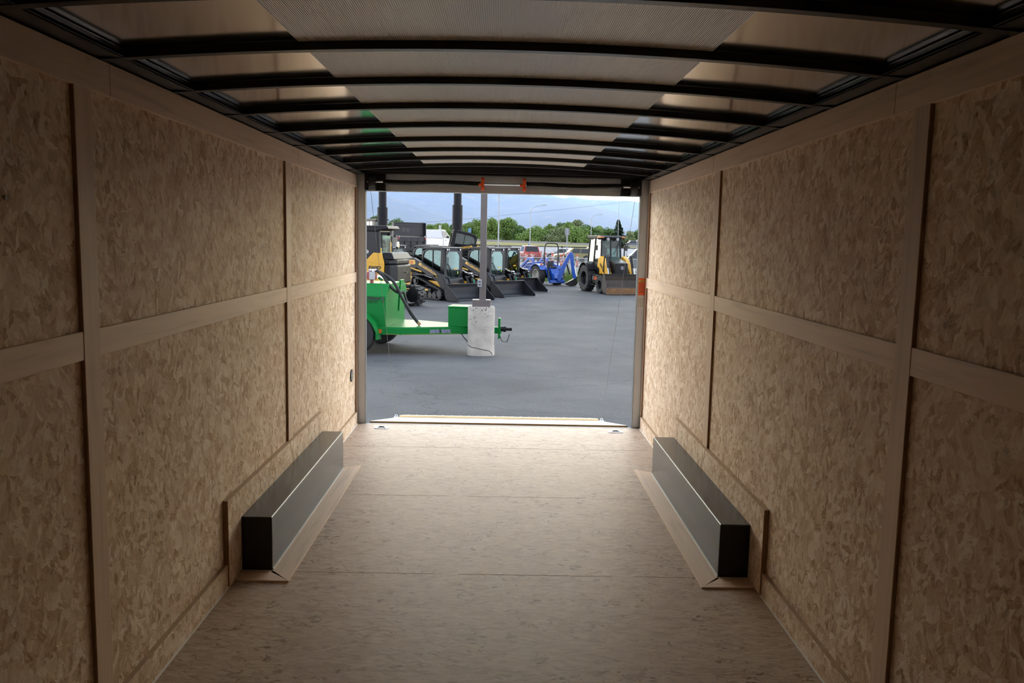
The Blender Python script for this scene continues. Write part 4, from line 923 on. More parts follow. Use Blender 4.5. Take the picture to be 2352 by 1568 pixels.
# ---------------------------------------------------------------- excavator
def excavator(label, loc, rz):
    t = thing('excavator', label, 'excavator', loc, rz, 'excavators')
    UR = Matrix.Rotation(-.24, 4, 'Z'); MB.M0 = UR
    for s in (-1,1):
        y0, y1 = s*.52, s*.97
        tr = track_belt([(-1.40,.34),(1.40,.34),(1.4,.36),(-1.4,.36)], .31, min(y0,y1), max(y0,y1), th=.06, lug=.045, pitch=.17).build('track', 'rubber', t)
        m = MB(); m.cyl((-1.4,s*.56,.35),(-1.4,s*.93,.35),.23,n=24); m.cyl((1.4,s*.56,.35),(1.4,s*.93,.35),.23,n=24)
        for i in range(5): m.cyl((-.75+i*.37,s*.58,.17),(-.75+i*.37,s*.90,.17),.10,n=16)
        m.build('track_wheel', 'black', tr, smooth=True)
        m = MB(); m.bb(-1.05,1.05,s*.58,s*.90,.26,.50); m.build('track_frame', 'dark_grey', tr, bevel=.02)
    m = MB(); m.bb(-.7,.7,-.55,.55,.35,.62); MB.M0 = Matrix.Identity(4); m.cyl((0,0,.6),(0,0,.80),.48,n=32); m.build('undercarriage', 'black', t, bevel=.02)
    m = MB(); m.bb(-1.05,1.05,-.93,.93,.78,.95); m.build('house_deck', 'dark_grey', t, bevel=.03)
    # counterweight wraps the rear
    cw = [(-.95,-.955),(-.95,.955),(-1.12,.93),(-1.30,.62),(-1.36,0),(-1.30,-.62),(-1.12,-.93)]
    m = MB(); m.prism(cw, .78, 1.42, 'xy'); m.build('counterweight', 'dark_grey', t, bevel=.06, seg=3)
    cw2 = [(x*.965,y*.95) for x,y in cw]; m = MB(); m.prism(cw2, 1.42, 1.60, 'xy'); m.build('engine_cover', 'dark_grey', t, bevel=.05, seg=3)
    hood = [(-1.26,-.86),(-1.26,.86),(-.84,.90),(-.84,-.90)]
    m = MB()
    top = [(-1.14,-.78),(-1.14,.78),(-.86,.84),(-.86,-.84)]
    vs = [(x,y,1.60) for x,y in hood]+[(x,y,1.82) for x,y in top]
    m.add(vs, [(0,1,2,3),(7,6,5,4),(0,4,5,1),(1,5,6,2),(2,6,7,3),(3,7,4,0)]); hd = m.build('hood', 'dark_grey', t, bevel=.03)
    lettering('NEW HOLLAND', .13, 'silver', hd, face_mtx((-1.10,.60,1.828),(0,-1,0),(1,0,0)), bold=.005, sx=1.1)
    m = MB(); m.tube([(-1.37,-.1,1.16),(-1.40,-.06,1.16),(-1.40,.06,1.16),(-1.37,.1,1.16)],.015,6); m.build('latch', 'black', t)
    # yellow side panels
    for s in (-1,1):
        m = MB(); m.prism([(-.95,.80),(-.95,1.45),(-.86,1.80),(-.58,1.82),(-.34,1.58),(.42,.98),(.42,.80)], s*.90, s*.975, 'xz'); p = m.build('side_panel', 'yellow', t, bevel=.015)
        m = MB(); m.prism([(-.92,1.42),(-.42,1.50),(-.36,1.56),(-.90,1.50)], s*.970, s*.985, 'xz'); m.build('panel_crease', 'yellow', p, bevel=.004)
        X = (-1,0,0) if s > 0 else (1,0,0)
        lettering('E60D', .15, 'decal_black', p, face_mtx((-.40 if s>0 else -.9, s*.98, 1.27), X, (0,0,1)), bold=.006, shear=.2, sx=1.3)
    # cab (left side)
    x0, x1, y0, y1, z0, z1 = -.75, .80, .02, .97, .95, 2.62
    f = MB()
    for x in (x0, x1):
        for y in (y0, y1): f.bb(x-.06,x+.06,y-.045 if y==y1 else y, y if y==y1 else y+.045, z0, z1)
    f.bb(x0,x1,y0,y1,z0,z0+.12); f.bb(x0,x1,y1-.045,y1,z0,1.62); f.bb(x0-.05,x1,y0,y1,z1-.14,z1); f.bb(.22,.30,y1-.045,y1,z0,z1); f.bb(x0-.06,x0+.02,y0,y1,z0,1.55); f.bb(x0-.06,x0+.06,y0,y0+.04,z0,z1)
    f.bb(x0-.02,x0+.50,y1-.04,y1,z0,z1)
    cf = f.build('cab_frame', 'black', t, bevel=.015)
    m = MB(); m.prism([(-1.12,2.60),(-1.06,2.70),(.87,2.70),(.95,2.62),(.90,2.56),(-.65,2.50)], y0-.06, y1+.05, 'xz'); m.bb(-.2,.3,y1,y1+.055,2.60,2.65); m.build('cab_roof', 'dark_grey', t, bevel=.03)
    for nm, q in (('rear_window', [(x0-.062,y0+.05,1.56),(x0-.062,y1-.05,1.56),(x0-.062,y1-.05,2.46),(x0-.062,y0+.05,2.46)]),
                  ('side_window', [(x0+.50,y1-.02,1.62),(.22,y1-.02,1.62),(.22,y1-.02,2.48),(x0+.50,y1-.02,2.48)]),
                  ('side_window', [(.30,y1-.02,1.62),(x1,y1-.02,1.62),(x1,y1-.02,2.48),(.30,y1-.02,2.48)]),
                  ('windscreen', [(x1+.05,y0+.05,1.2),(x1+.05,y1-.05,1.2),(x1+.05,y1-.05,2.48),(x1+.05,y0+.05,2.48)])):
        m = MB(); m.quad(*q); m.build(nm, 'dark_glass', t)
    m = MB(); m.box((-.25,.5,1.45),(.5,.5,.14)); m.box((-.48,.5,1.8),(.14,.48,.6)); m.box((-.5,.5,2.15),(.1,.26,.16)); m.build('seat', 'seat', t, bevel=.04)
    m = MB(); m.box((x0-.07,.90,1.83),(.02,.05,.28)); m.build('warning_strip', 'decal_yellow', cf)
    m = MB(); m.box((x0-.072,.88,1.63),(.02,.075,.14)); m.build('label_plate', 'decal_white', cf)
    m = MB(); m.cyl((-.36,y1,1.84),(-.36,y1+.006,1.84),.06,n=20); m.build('round_decal', 'decal_white', cf)
    # mirror at the right
    m = MB(); m.tube([(-.65,-.75,1.80),(-.72,-.85,1.95),(-.72,-.85,2.02)],.015,6); mm = m.build('mirror_arm', 'black', t)
    m = MB(); m.prism([(-.12,-.05),(.02,-.15),(.14,-.05),(.10,.10),(-.06,.13)], -.03, .03, 'yz'); m.v = [v+Vector((-.74,-.85,2.05)) for v in m.v]; m.build('mirror', 'chrome', mm, bevel=.02)
    m = MB(); m.box((-.72,-.2,1.95),(.03,.07,.42)); m.build('warning_strip', 'yellow', t)
    # boom base and folded boom on the far (front) side
    m = MB(); m.prism([(1.0,.85),(1.35,.85),(1.45,1.25),(1.2,1.45),(1.0,1.3)], -.42, -.12, 'xz'); m.build('boom_mount', 'dark_grey', t, bevel=.03)
    m = MB(); m.prism([(1.15,1.15),(1.35,1.05),(2.3,2.25),(3.3,2.25),(3.35,2.45),(2.2,2.55)], -.38, -.16, 'xz'); m.build('boom', 'yellow', t, bevel=.03)
    m = MB(); m.prism([(3.2,2.2),(3.45,2.55),(3.55,2.4),(3.1,.7),(2.9,.7)], -.36, -.18, 'xz'); m.build('dipper', 'yellow', t, bevel=.03)
    m = MB(); m.prism([(2.85,.75),(3.2,.75),(3.25,.35),(2.95,.05),(2.45,.10),(2.6,.3)], -.6, .05, 'xz'); m.build('bucket', 'grey_steel', t, bevel=.02)
    return t
ex = excavator('yellow and charcoal excavator with the big rear counterweight beside the left door post', (-4.57,28.77,GZ), 2.90)
ex2 = dup(ex, (-9.5,66.3,gz(-9.5,66.3)), 2.2, 'second excavator, only its cab top showing beneath the left column')

# ---------------------------------------------------------------- green fuel trailer
rz = math.radians(-8)
t = thing('fuel_trailer', 'bright green fuel tank trailer with a black hose behind the concrete lamp base', 'fuel trailer', (-2.88,17.46,GZ), rz)
for s, lb in ((-1,'near'),(1,'far')):
    wheel(t, (.13,s*.88,.40), .40, .25, 'black', .56, name='wheel', dish=s)
    fp = [(-.62,.60),(-.50,.80),(.36,.80),(.52,.62),(.60,.42),(.60,.30),(.56,.30),(.56,.44),(.48,.60),(.34,.765),(-.48,.765),(-.58,.60)]
    m = MB(); m.prism(fp, s*.74, s*1.02, 'xz'); m.prism([(.46,.62),(.60,.42),(.60,.28),(.52,.28)], s*.74, s*.78, 'xz'); m.build('fender', 'green_paint', t, bevel=.008)
# tank
oc = [(-.74,.50),(.74,.50),(.74,1.15),(.52,1.39),(-.52,1.39),(-.74,1.15)]
m = MB(); m.prism(oc, -1.9, .69, 'yz'); tk = m.build('tank', 'green_paint', t, bevel=.012)
m = MB(); m.cyl((-.7,0,1.39),(-.7,0,1.43),.16,n=20); m.bb(.67,.71,.35,.62,1.30,1.43); m.build('filler_fitting', 'green_paint', tk, bevel=.004)
lettering('Oklahoma', .078, 'decal_black', tk, face_mtx((.285,-.743,1.085),(1,0,0),(0,0,1)), bold=.003, shear=.15, sx=.92)
lettering('TRAILERS DIRECT', .030, 'decal_black', tk, face_mtx((.285,-.743,1.045),(1,0,0),(0,0,1)), bold=.0008, sx=1.1)
lettering('SALES   SERVICE   PARTS', .018, 'decal_black', tk, face_mtx((.285,-.743,1.012),(1,0,0),(0,0,1)), sx=1.2)
m = MB()
for k in (0,.028): m.bar((.60+k,-.744,1.145),(.635+k,-.744,1.085),.003,.011,up=(0,0,1)); m.bar((.635+k,-.744,1.085),(.60+k,-.744,1.025),.003,.011,up=(0,0,1))
m.build('arrow_mark', 'decal_black', tk)
# plate and bracket on the front face, far side
m = MB(); m.prism([(.20,.78),(.62,.90),(.80,1.22),(.70,1.36),(.30,1.30)], .70, .715, 'yz'); m.bb(.60,.72,.30,.62,1.0,1.10); o = m.build('hose_bracket', 'green_paint', t, bevel=.004)
# deck, frame rails, tongue
m = MB(); m.prism([(-2.0,-.80),(1.0,-.80),(2.45,-.12),(2.45,.12),(1.0,.80),(-2.0,.80)], .50, .545, 'xy'); m.build('deck', 'green_paint', t, bevel=.004)
for s in (-1,1):
    m = MB(); m.bar((.50,s*.80,.46),(1.02,s*.80,.46),.05,.13); m.bar((1.0,s*.80,.46),(2.5,s*.10,.46),.05,.13); m.bar((.90,s*.825,.46),(1.14,s*.75,.46),.02,.12); m.build('frame_rail', 'green_paint', t, bevel=.004)
    m = MB(); m.bar((.52,s*.806,.405),(1.0,s*.806,.405),.052,.012); m.bar((1.02,s*.797,.405),(2.1,s*.29,.405),.052,.012); m.build('yellow_stripe', pr('yellow_green_stripe', (.25,.32,.02), .4), t)
X = Vector((1.5,.70,0)).normalized(); n_ = Vector((.70,-1.5,0)).normalized(); p0 = Vector((1.0,-.80,.46)) + X*.60 + n_*.029
ld = lettering('LOAD  TRAIL', .075, 'decal_white', t, face_mtx(p0-Vector((0,0,.025)), X, (0,0,1)), name='lettering', bold=.009, shear=.15, sx=.95)
lettering('LOAD  TRAIL', .075, pr('blue_print', (.04,.05,.40), .4), ld, face_mtx(p0-Vector((0,0,.025))+n_*.004, X, (0,0,1)), name='lettering_face', bold=.001, shear=.15, sx=.95)
m = MB(); q = p0 + X*.205 + n_*.004; m.cyl(q, q+n_*.006, .018, n=10); m.cyl(q+Vector((0,0,.02)), q+Vector((0,0,.045))+n_*.004, .011, n=8); m.build('emblem', 'decal_black', ld)
m = MB(); m.box((.62,-.83,.46),(.16,.03,.14)); m.build('lamp_bracket', 'green_paint', t, bevel=.004)
m = MB(); m.cyl((.60,-.845,.46),(.60,-.865,.46),.045,n=18); m.build('marker_lamp', 'lens_amber', t, smooth=True)
# toolbox
m = MB(); m.bb(1.86,2.36,-.26,.26,.545,.93); tb = m.build('toolbox', 'green_paint', t, bevel=.008)
m = MB(); m.bb(1.84,2.38,-.28,.28,.93,.955); m.build('toolbox_lid', 'green_paint', tb, bevel=.006)
# coupler
m = MB(); m.bar((2.40,0,.47),(2.92,0,.47),.10,.13); m.bb(2.86,2.90,-.06,.06,.30,.72); m.build('tongue', 'green_paint', t, bevel=.004)
m = MB(); m.cyl((2.90,0,.50),(3.02,0,.50),.052,n=16); m.cyl((3.0,0,.50),(3.14,0,.50),.034,n=16); m.cyl((2.97,0,.50),(3.01,0,.50),.062,n=16); m.build('coupler', 'dark_grey', t, smooth=True)
m = MB(); m.tube([(2.9,-.05,.36),(2.95,-.07,.25),(3.05,-.07,.24),(3.1,-.05,.40)],.008,6); m.tube([(2.15,-.30,.40),(2.2,-.31,.33),(2.32,-.3,.20),(2.42,-.28,.12)],.009,6); m.build('safety_chain', 'dark_grey', t)
m = MB(); m.cyl((2.50,.10,.0),(2.50,.10,.80),.035,n=12); m.box((2.50,.10,.02),(.16,.16,.03)); m.build('jack', 'black', t)
# pump with hose
m = MB(); m.cyl((.30,-.40,1.38),(.30,-.40,1.50),.04,n=14); m.cyl((.21,-.40,1.54),(.39,-.40,1.54),.085,n=20); m.box((.30,-.41,1.54),(.14,.16,.16)); pump = m.build('pump', pr('red_enamel', (.42,.014,.014), .35, coat=.3), t, bevel=.01)
m = MB(); m.box((.335,-.495,1.545),(.12,.006,.16)); m.build('pump_label', 'decal_white', pump)
m = MB(); m.cyl((.24,-.40,1.64),(.41,-.40,1.645),.028,n=12); m.cyl((.34,-.40,1.59),(.34,-.40,1.665),.035,n=12); m.cyl((.40,-.30,1.52),(.46,-.2,1.46),.04,n=12); m.build('pump_fitting', 'chrome', pump, smooth=True)
hp = [(.40,-.40,1.645),(.53,-.42,1.55),(.66,-.44,1.38),(.76,-.42,1.27),(.84,-.35,1.21),(.92,-.22,1.21)]
def spline(p, k=6):
    p = [Vector(q) for q in p]; out = []
    for i in range(len(p)-1):
        a, b, c, d = p[max(i-1,0)], p[i], p[i+1], p[min(i+2,len(p)-1)]
        for j in range(k):
            u = j/k; out.append(.5*((2*b)+(-a+c)*u+(2*a-5*b+4*c-d)*u*u+(-a+3*b-3*c+d)*u**3))
    return out+[p[-1]]
m = MB(); m.tube(spline(hp), .030, 10); m.tube(spline([(.44,-.36,1.62),(.66,-.40,1.51),(.80,-.40,1.36),(.93,-.40,1.11),(1.06,-.38,.89),(1.19,-.36,.69),(1.28,-.35,.575)]), .030, 10)
m.tube(spline([(.92,-.22,1.21),(.98,-.25,1.05),(1.05,-.32,.85),(1.25,-.36,.60)]), .026, 10); m.build('hose', 'black_matte', t, smooth=True)
m = MB(); m.cyl((1.25,-.355,.62),(1.30,-.35,.56),.034,n=10); m.build('hose_end', 'edge_mdf', t)

# ---------------------------------------------------------------- yellow backhoe loader
t = thing('backhoe_loader', 'yellow backhoe loader with closed cab and wide front bucket near the right door post', 'backhoe loader', (4.80,39.75,GZ), math.atan2(-.957,.29))
SQ = Matrix.Diagonal((.86,1,1,1)); MB.M0 = SQ
for s in (-1,1):
    MB.M0 = Matrix.Identity(4); wheel(t, (0,s*.80,.62), .62, .42, 'dark_grey', .56, lugs=18, name='rear_wheel', dish=s)
    wheel(t, (1.78,s*.80,.40), .40, .32, 'dark_grey', .54, lugs=14, name='front_wheel', dish=s); MB.M0 = SQ
    m = MB()
    o = []; i_ = []
    for k in range(11):
        a = math.radians(168-13.5*k); o.append((.02+.76*math.cos(a), .62+.76*math.sin(a))); i_.append((.02+.71*math.cos(a), .62+.71*math.sin(a)))
    m.prism(o+i_[::-1], s*.50, s*1.03, 'xz'); m.prism([(-.66,.98),(-.5,1.26),(0,1.40),(.45,1.26),(.72,.86),(.6,.8),(-.5,.9)], s*.48, s*.52, 'xz'); m.build('rear_fender', 'dark_grey', t, bevel=.015)
m = MB(); m.bb(-.55,2.35,-.36,.36,.45,.95); m.cyl((0,-.7,.62),(0,.7,.62),.14); m.cyl((2.02,-.65,.40),(2.02,.65,.40),.09); m.build('chassis', 'black', t, bevel=.03)
for s in (-1,1):
    m = MB(); m.prism([(.62,.42),(1.60,.42),(1.66,.80),(.70,.84)], s*.40, s*.84, 'xz'); bx = m.build('side_tank', 'dark_grey', t, bevel=.02)
    m = MB(); m.box((1.25,s*.843,.66),(.36,.006,.15)); m.build('model_decal', 'decal_orange', bx); 
    m = MB(); m.box((.92,s*.843,.66),(.07,.006,.18)); m.build('label_plate', 'decal_white', bx)
    m = MB(); m.bb(.70,1.2,s*.62,s*.9,.34,.38); m.build('step', 'black', t)
# hood
m = MB()
vs = [(1.0,-.36,.92),(1.0,.36,.92),(2.42,.34,.80),(2.42,-.34,.80),(1.0,-.36,1.66),(1.0,.36,1.66),(2.46,.30,1.38),(2.46,-.30,1.38)]
m.add(vs,[(0,1,2,3),(4,7,6,5),(0,4,5,1),(1,5,6,2),(2,6,7,3),(3,7,4,0)]); hd = m.build('hood', 'dark_grey', t, bevel=.05, seg=3)
m = MB(); m.add([(2.425,-.29,.70),(2.425,.29,.70),(2.475,.28,1.28),(2.475,-.28,1.28),(2.36,-.29,.70),(2.36,.29,.70),(2.40,.28,1.28),(2.40,-.28,1.28)],[(0,1,2,3),(4,7,6,5),(0,3,7,4),(1,5,6,2),(3,2,6,7),(0,4,5,1)]); gl = m.build('grille', 'black', t, bevel=.02)
m = MB()
for i in range(9): m.box((2.435+.0045*i,0,.76+.045*i),(.02,.50,.012))
m.build('grille_bar', 'dark_grey', gl)
m = MB(); m.cyl((2.465,0,1.17),(2.49,0,1.172),.075,n=24); bd = m.build('emblem', 'silver', gl)
m = MB(); m.cyl((2.489,0,1.172),(2.494,0,1.172),.055,n=24); m.build('emblem_field', 'dark_grey', bd)
m = MB(); m.prism([(-.028,-.04),(-.008,-.05),(-.003,.03),(.003,.03),(.008,-.05),(.028,-.04),(.018,.045),(-.018,.045)], 2.494, 2.497, 'yz'); m.v = [v+Vector((0,0,1.172)) for v in m.v]; m.build('emblem_mark', 'silver', bd)
m = MB(); m.prism([(-.07,-.05),(.0,-.08),(.05,-.02),(.03,.05),(-.03,.07)], 0, .004, 'xy'); mm_ = face_mtx((2.05,.0,1.475),(0,1,0),(-1,0,.19)); m.v = [mm_ @ v for v in m.v]; m.build('hood_decal', 'decal_white', hd)
# cab
f = MB()
P = {}
for s in (-1,1):
    A = [(-.55,s*.60,.95),(-.50,s*.52,2.46)]; B = [(.30,s*.62,.95),(.34,s*.54,2.46)]; Cc = [(1.05,s*.52,1.0),(.92,s*.46,2.46)]
    for a, b in (A,B,Cc): f.bar(a,b,.07,.07)
    f.bar(A[0],B[0],.06,.08); f.bar(B[0],Cc[0],.06,.08); f.bar((-.53,s*.575,1.38),(.31,s*.595,1.38),.05,.05); f.bar((.31,s*.595,1.38),(1.02,s*.505,1.38),.05,.05); f.bar(A[1],Cc[1],.07,.08)
    P[s] = (A,B,Cc)
f.bar((1.03,-.51,1.38),(1.03,.51,1.38),.05,.05); f.bar((.92,-.46,2.44),(.92,.46,2.44),.07,.08); f.bar((-.5,-.52,2.44),(-.5,.52,2.44),.07,.08); f.bar((1.02,.0,1.40),(.925,.0,2.44),.05,.05); f.bar((-.55,-.60,.97),(-.55,.60,.97),.06,.1); f.bar((1.05,-.52,1.02),(1.05,.52,1.02),.06,.1)
f.build('cab_frame', 'dark_grey', t, bevel=.01)
def pane(nm, q, par): m = MB(); m.quad(*q); return m.build(nm, 'cab_glass', par)
for s in (-1,1):
    A,B,Cc = [[Vector(p) for p in k] for k in P[s]]
    pane('side_window', (A[0],B[0],B[1],A[1]), t); pane('door_window', (B[0],Cc[0],Cc[1],B[1]), t)
pane('windscreen', ((1.05,-.52,1.0),(1.05,.52,1.0),(.92,.46,2.46),(.92,-.46,2.46)), t)
pane('rear_window', ((-.55,-.60,.95),(-.55,.60,.95),(-.5,.52,2.46),(-.5,-.52,2.46)), t)
m = MB(); m.bb(-.60,.98,-.58,.58,.85,.97); m.build('cab_floor', 'black', t)
m = MB(); m.bar((1.0,.45,2.35),(1.05,.12,1.75),.02,.02); m.build('wiper', 'black', t)
m = MB(); m.box((.0,0,1.38),(.5,.52,.14)); m.box((-.22,0,1.75),(.14,.5,.62)); m.box((-.25,0,2.12),(.1,.28,.16)); m.build('seat', pr('grey_seat_cloth', (.12,.12,.125), .7), t, bevel=.04)
m = MB(); m.tube([(.55+.17*math.sin(a)*.5,.17*math.cos(a),1.55+.17*math.sin(a)) for a in [i*PI/8 for i in range(16)]],.015,6,True); m.cyl((.75,0,1.2),(.55,0,1.55),.025); m.build('steering_wheel', 'black', t)
m = MB(); m.prism([(-.72,2.46),(-.70,2.58),(-.60,2.62),(1.05,2.62),(1.18,2.55),(1.16,2.47)], -.60, .60, 'xz'); rf = m.build('roof', 'dark_grey', t, bevel=.03)
for s in (-1,1):
    m = MB(); m.box((1.16,s*.53,2.54),(.08,.16,.07)); m.box((.92,s*.605,2.54),(.40,.02,.06)); m.build('turn_lamp', 'lens_amber', rf, bevel=.01)
    m = MB(); m.cyl((1.14,s*.24,2.46),(1.21,s*.24,2.455),.068,n=18); m.build('work_lamp', 'lens_clear', rf, smooth=True)
    m = MB(); m.tube([(.95,s*.5,2.3),(1.02,s*.72,2.25),(1.02,s*.74,2.15)],.012,6); m.box((1.02,s*.75,2.05),(.03,.14,.24)); m.build('mirror', 'black', t)
    # loader arm
    m = MB(); m.prism([(.94,1.20),(1.04,1.55),(1.30,1.68),(1.62,1.56),(2.46,.82),(2.60,.34),(2.50,.24),(2.36,.32),(2.08,.60),(1.40,1.02)], s*.46, s*.66, 'xz'); ar = m.build('loader_arm', 'yellow', t, bevel=.02)
    X = Vector((1,0,-.80)) if s < 0 else Vector((-1,0,.80)); Y = Vector((.8,0,1)); yy = s*.668
    lettering('NEW HOLLAND', .145, 'decal_black', ar, face_mtx((1.13,yy,1.30) if s<0 else (1.92,yy,.84), X, Y), bold=.004, sx=.95)
    m = MB(); m.prism([(.98,.85),(1.28,.85),(1.35,1.25),(1.15,1.42),(.95,1.40)], s*.38, s*.56, 'xz'); m.build('arm_tower', 'yellow', t, bevel=.02)
    m = MB(); m.bar((2.02,s*.70,1.72),(1.86,s*.70,.98),.04,.07,up=(1,0,0)); m.bar((2.02,s*.56,1.72),(2.46,s*.56,.80),.05,.07); m.build('tilt_link', 'black', t, bevel=.01)
    m = MB(); m.cyl((2.05,s*.63,1.66),(2.30,s*.63,1.15),.04); m.build('tilt_cylinder', 'black', t, smooth=True)
    m = MB(); m.cyl((2.30,s*.63,1.15),(2.62,s*.63,.50),.03); m.build('tilt_rod', 'chrome', t, smooth=True)
    m = MB(); m.cyl((1.0,s*.50,.92),(1.75,s*.50,.86),.06); m.build('lift_cylinder', 'black', t, smooth=True)
    m = MB(); m.cyl((1.75,s*.50,.86),(2.15,s*.50,.83),.032); m.build('lift_rod', 'chrome', t, smooth=True)
    m = MB(); m.bb(1.05,1.9,s*.30,s*.40,.70,1.15); m.build('side_panel', 'yellow', t, bevel=.02)
bw = 1.02; b = MB()
pin = [(3.25,.07),(2.86,.09),(2.72,.17),(2.64,.32),(2.66,.62),(2.78,.86)]; pout = [(3.27,.045),(2.82,.05),(2.66,.13),(2.58,.31),(2.60,.66),(2.74,.90)]
b.prism(pin+pout[::-1], -bw, bw, 'xz'); bk = b.build('front_bucket', 'worn_steel', t, bevel=.004)
for s in (-1,1):
    m = MB(); m.prism([(3.22,.05),(2.82,.05),(2.66,.13),(2.58,.31),(2.60,.66),(2.74,.90),(2.86,.88),(3.1,.36)], s*bw, s*(bw-.03), 'xz'); m.build('side_plate', 'worn_steel', bk, bevel=.004)
m = MB(); m.prism([(3.20,.078),(2.86,.098),(2.735,.18),(2.68,.27),(2.69,.27),(2.745,.19),(2.87,.108),(3.20,.088)], -bw+.03, bw-.03, 'xz'); m.bb(3.20,3.36,-bw-.01,bw+.01,.03,.06); o = m.build('cutting_edge', 'rust_edge', bk); o['label'] = 'rusty orange cutting edge'
m = MB(); m.bb(2.70,2.84,-bw,bw,.87,.91); m.build('top_lip', 'grey_steel', bk)
# rear digging arm folded behind the cab
m = MB(); m.prism([(-.75,.55),(-.60,.55),(-.60,1.1),(-.78,1.2)], -.3, .3, 'xz'); m.build('rear_mount', 'dark_grey', t)
m = MB(); m.prism([(-.80,.70),(-.95,.75),(-1.25,1.9),(-1.05,2.35),(-.9,2.3),(-1.0,1.85)], -.14, .14, 'xz'); m.build('digging_arm', 'yellow', t, bevel=.02)
MB.M0 = Matrix.Identity(4)

# ---------------------------------------------------------------- blue tractor with backhoe
fwd = math.atan2(.87,-.50)
t = thing('tractor', 'blue compact tractor with white rims, roll bar and rear digging arm beside the last loader', 'tractor', (2.42,44.4,GZ), fwd)
for s in (-1,1):
    wheel(t, (0,s*.60,.52), .52, .36, pr('cream_rim_paint', (.55,.54,.48), .4), .60, lugs=18, name='rear_wheel', dish=s)
    wheel(t, (1.62,s*.55,.33), .33, .22, pr('cream_front_rim', (.55,.54,.48), .4), .58, lugs=12, name='front_wheel', dish=s)
    m = MB(); o=[]; i_=[]
    for k in range(9):
        a = math.radians(150-15*k); o.append((.60*math.cos(a),.52+.60*math.sin(a))); i_.append((.57*math.cos(a),.52+.57*math.sin(a)))
    m.prism(o+i_[::-1], s*.36, s*.78, 'xz'); m.prism(o+[(.4,.7),(-.4,.7)], s*.34, s*.37, 'xz'); m.build('fender', 'blue_paint', t, bevel=.01)
    m = MB(); m.box((-.36,s*.62,1.10),(.08,.12,.12)); m.build('marker_lamp', 'lens_amber', t, bevel=.02)
    m = MB(); m.prism([(.55,.60),(.65,.62),(.80,1.25),(1.15,1.28),(1.95,.80),(2.25,.30),(2.35,.34),(2.05,.90),(1.2,1.42),(.72,1.40)], s*.42, s*.50, 'xz'); m.build('loader_arm', 'blue_paint', t, bevel=.01)
m = MB(); m.bb(-.45,1.75,-.22,.22,.38,.72); m.cyl((0,-.5,.52),(0,.5,.52),.10); m.cyl((1.62,-.5,.33),(1.62,.5,.33),.06); m.build('chassis', 'black', t, bevel=.02)
m = MB(); m.prism([(.62,.70),(2.0,.70),(2.05,.98),(1.9,1.10),(.62,1.22)], -.28, .28, 'xz'); hd = m.build('hood', 'blue_paint', t, bevel=.04, seg=3)
for s in (-1,1): m = MB(); m.box((1.2,s*.284,.98),(.8,.006,.06)); m.build('hood_stripe', 'decal_white', hd)
m = MB(); m.bb(2.25,2.7,-.75,.75,.08,.5); m.build('loader_bucket', 'blue_paint', t, bevel=.03)
m = MB(); pts = [(-.30,-.42,.75),(-.32,-.43,1.5),(-.33,-.42,2.02),(-.33,-.36,2.14),(-.33,-.24,2.20),(-.33,.24,2.20),(-.33,.36,2.14),(-.33,.42,2.02),(-.32,.43,1.5),(-.30,.42,.75)]
m.tube(pts,.034,10); m.box((-.31,-.43,1.42),(.09,.09,.14)); m.box((-.31,.43,1.42),(.09,.09,.14)); m.build('roll_bar', 'black', t, smooth=True)
m = MB(); m.box((-.05,0,.86),(.42,.44,.10)); m.box((-.26,0,1.08),(.10,.42,.34)); m.build('seat', 'seat', t, bevel=.04)
m = MB(); m.tube([(.42+.06*math.sin(a),.18*math.cos(a),1.15+.16*math.sin(a)) for a in [i*PI/8 for i in range(16)]],.013,6,True); m.cyl((.6,0,.9),(.42,0,1.15),.03); m.build('steering_wheel', 'black', t)
m = MB(); m.box((-.52,.05,.95),(.36,.40,.09)); m.box((-.36,.05,1.14),(.08,.38,.30)); m.build('operator_seat', 'seat', t, bevel=.03)
# backhoe attachment
m = MB(); m.prism([(-.40,.40),(-.62,.36),(-.95,.30),(-1.08,.40),(-1.05,.60),(-.8,.66),(-.62,.95),(-.48,.95)], -.24, .24, 'xz'); m.prism([(-.40,.9),(-.52,.9),(-.72,.30),(-.95,.12),(-1.0,.25),(-.80,.36)], .36, .44, 'xz'); m.prism([(-.40,.9),(-.52,.9),(-.72,.30),(-.95,.12),(-1.0,.25),(-.80,.36)], -.44, -.36, 'xz'); m.bb(-1.0,-.85,-.44,.44,.15,.30); m.build('backhoe_frame', 'blue_paint', t, bevel=.012)
m = MB(); m.tube([(-.62,-.24,.95),(-.66,-.24,1.22),(-.66,.06,1.22),(-.62,.06,.95)],.014,6); m.cyl((-.6,-.12,.9),(-.62,-.12,1.2),.01); m.cyl((-.6,-.02,.9),(-.62,-.02,1.2),.01); m.build('control_lever', 'blue_paint', t)
for s in (-1,1): m = MB(); m.cyl((-.60,s*.36,.85),(-.86,s*.42,.35),.04); m.build('stabiliser_cylinder', 'black', t, smooth=True)
d = Vector((-.50,-.866,0)); B0 = Vector((-1.02,0,.0)); side = Vector((.866,-.5,0))
def bpt(r, z): return B0 + d*r + Vector((0,0,z))
def plate(poly, w, off=0):
    m = MB(); vs = [bpt(r,z)+side*(off-w/2) for r,z in poly]+[bpt(r,z)+side*(off+w/2) for r,z in poly]; k = len(poly)
    return m.add(vs, [tuple(range(k)), tuple(range(k,2*k))[::-1]]+[(i,k+i,k+(i+1)%k,(i+1)%k) for i in range(k)])
bm_ = plate([(-.05,.30),(.10,.22),(.16,.36),(.40,1.05),(.66,1.62),(.70,1.72),(.60,1.78),(.50,1.68),(.14,1.0),(-.02,.60)], .16).build('boom', 'blue_paint', t, bevel=.012)
v = side if side.y < 0 else -side
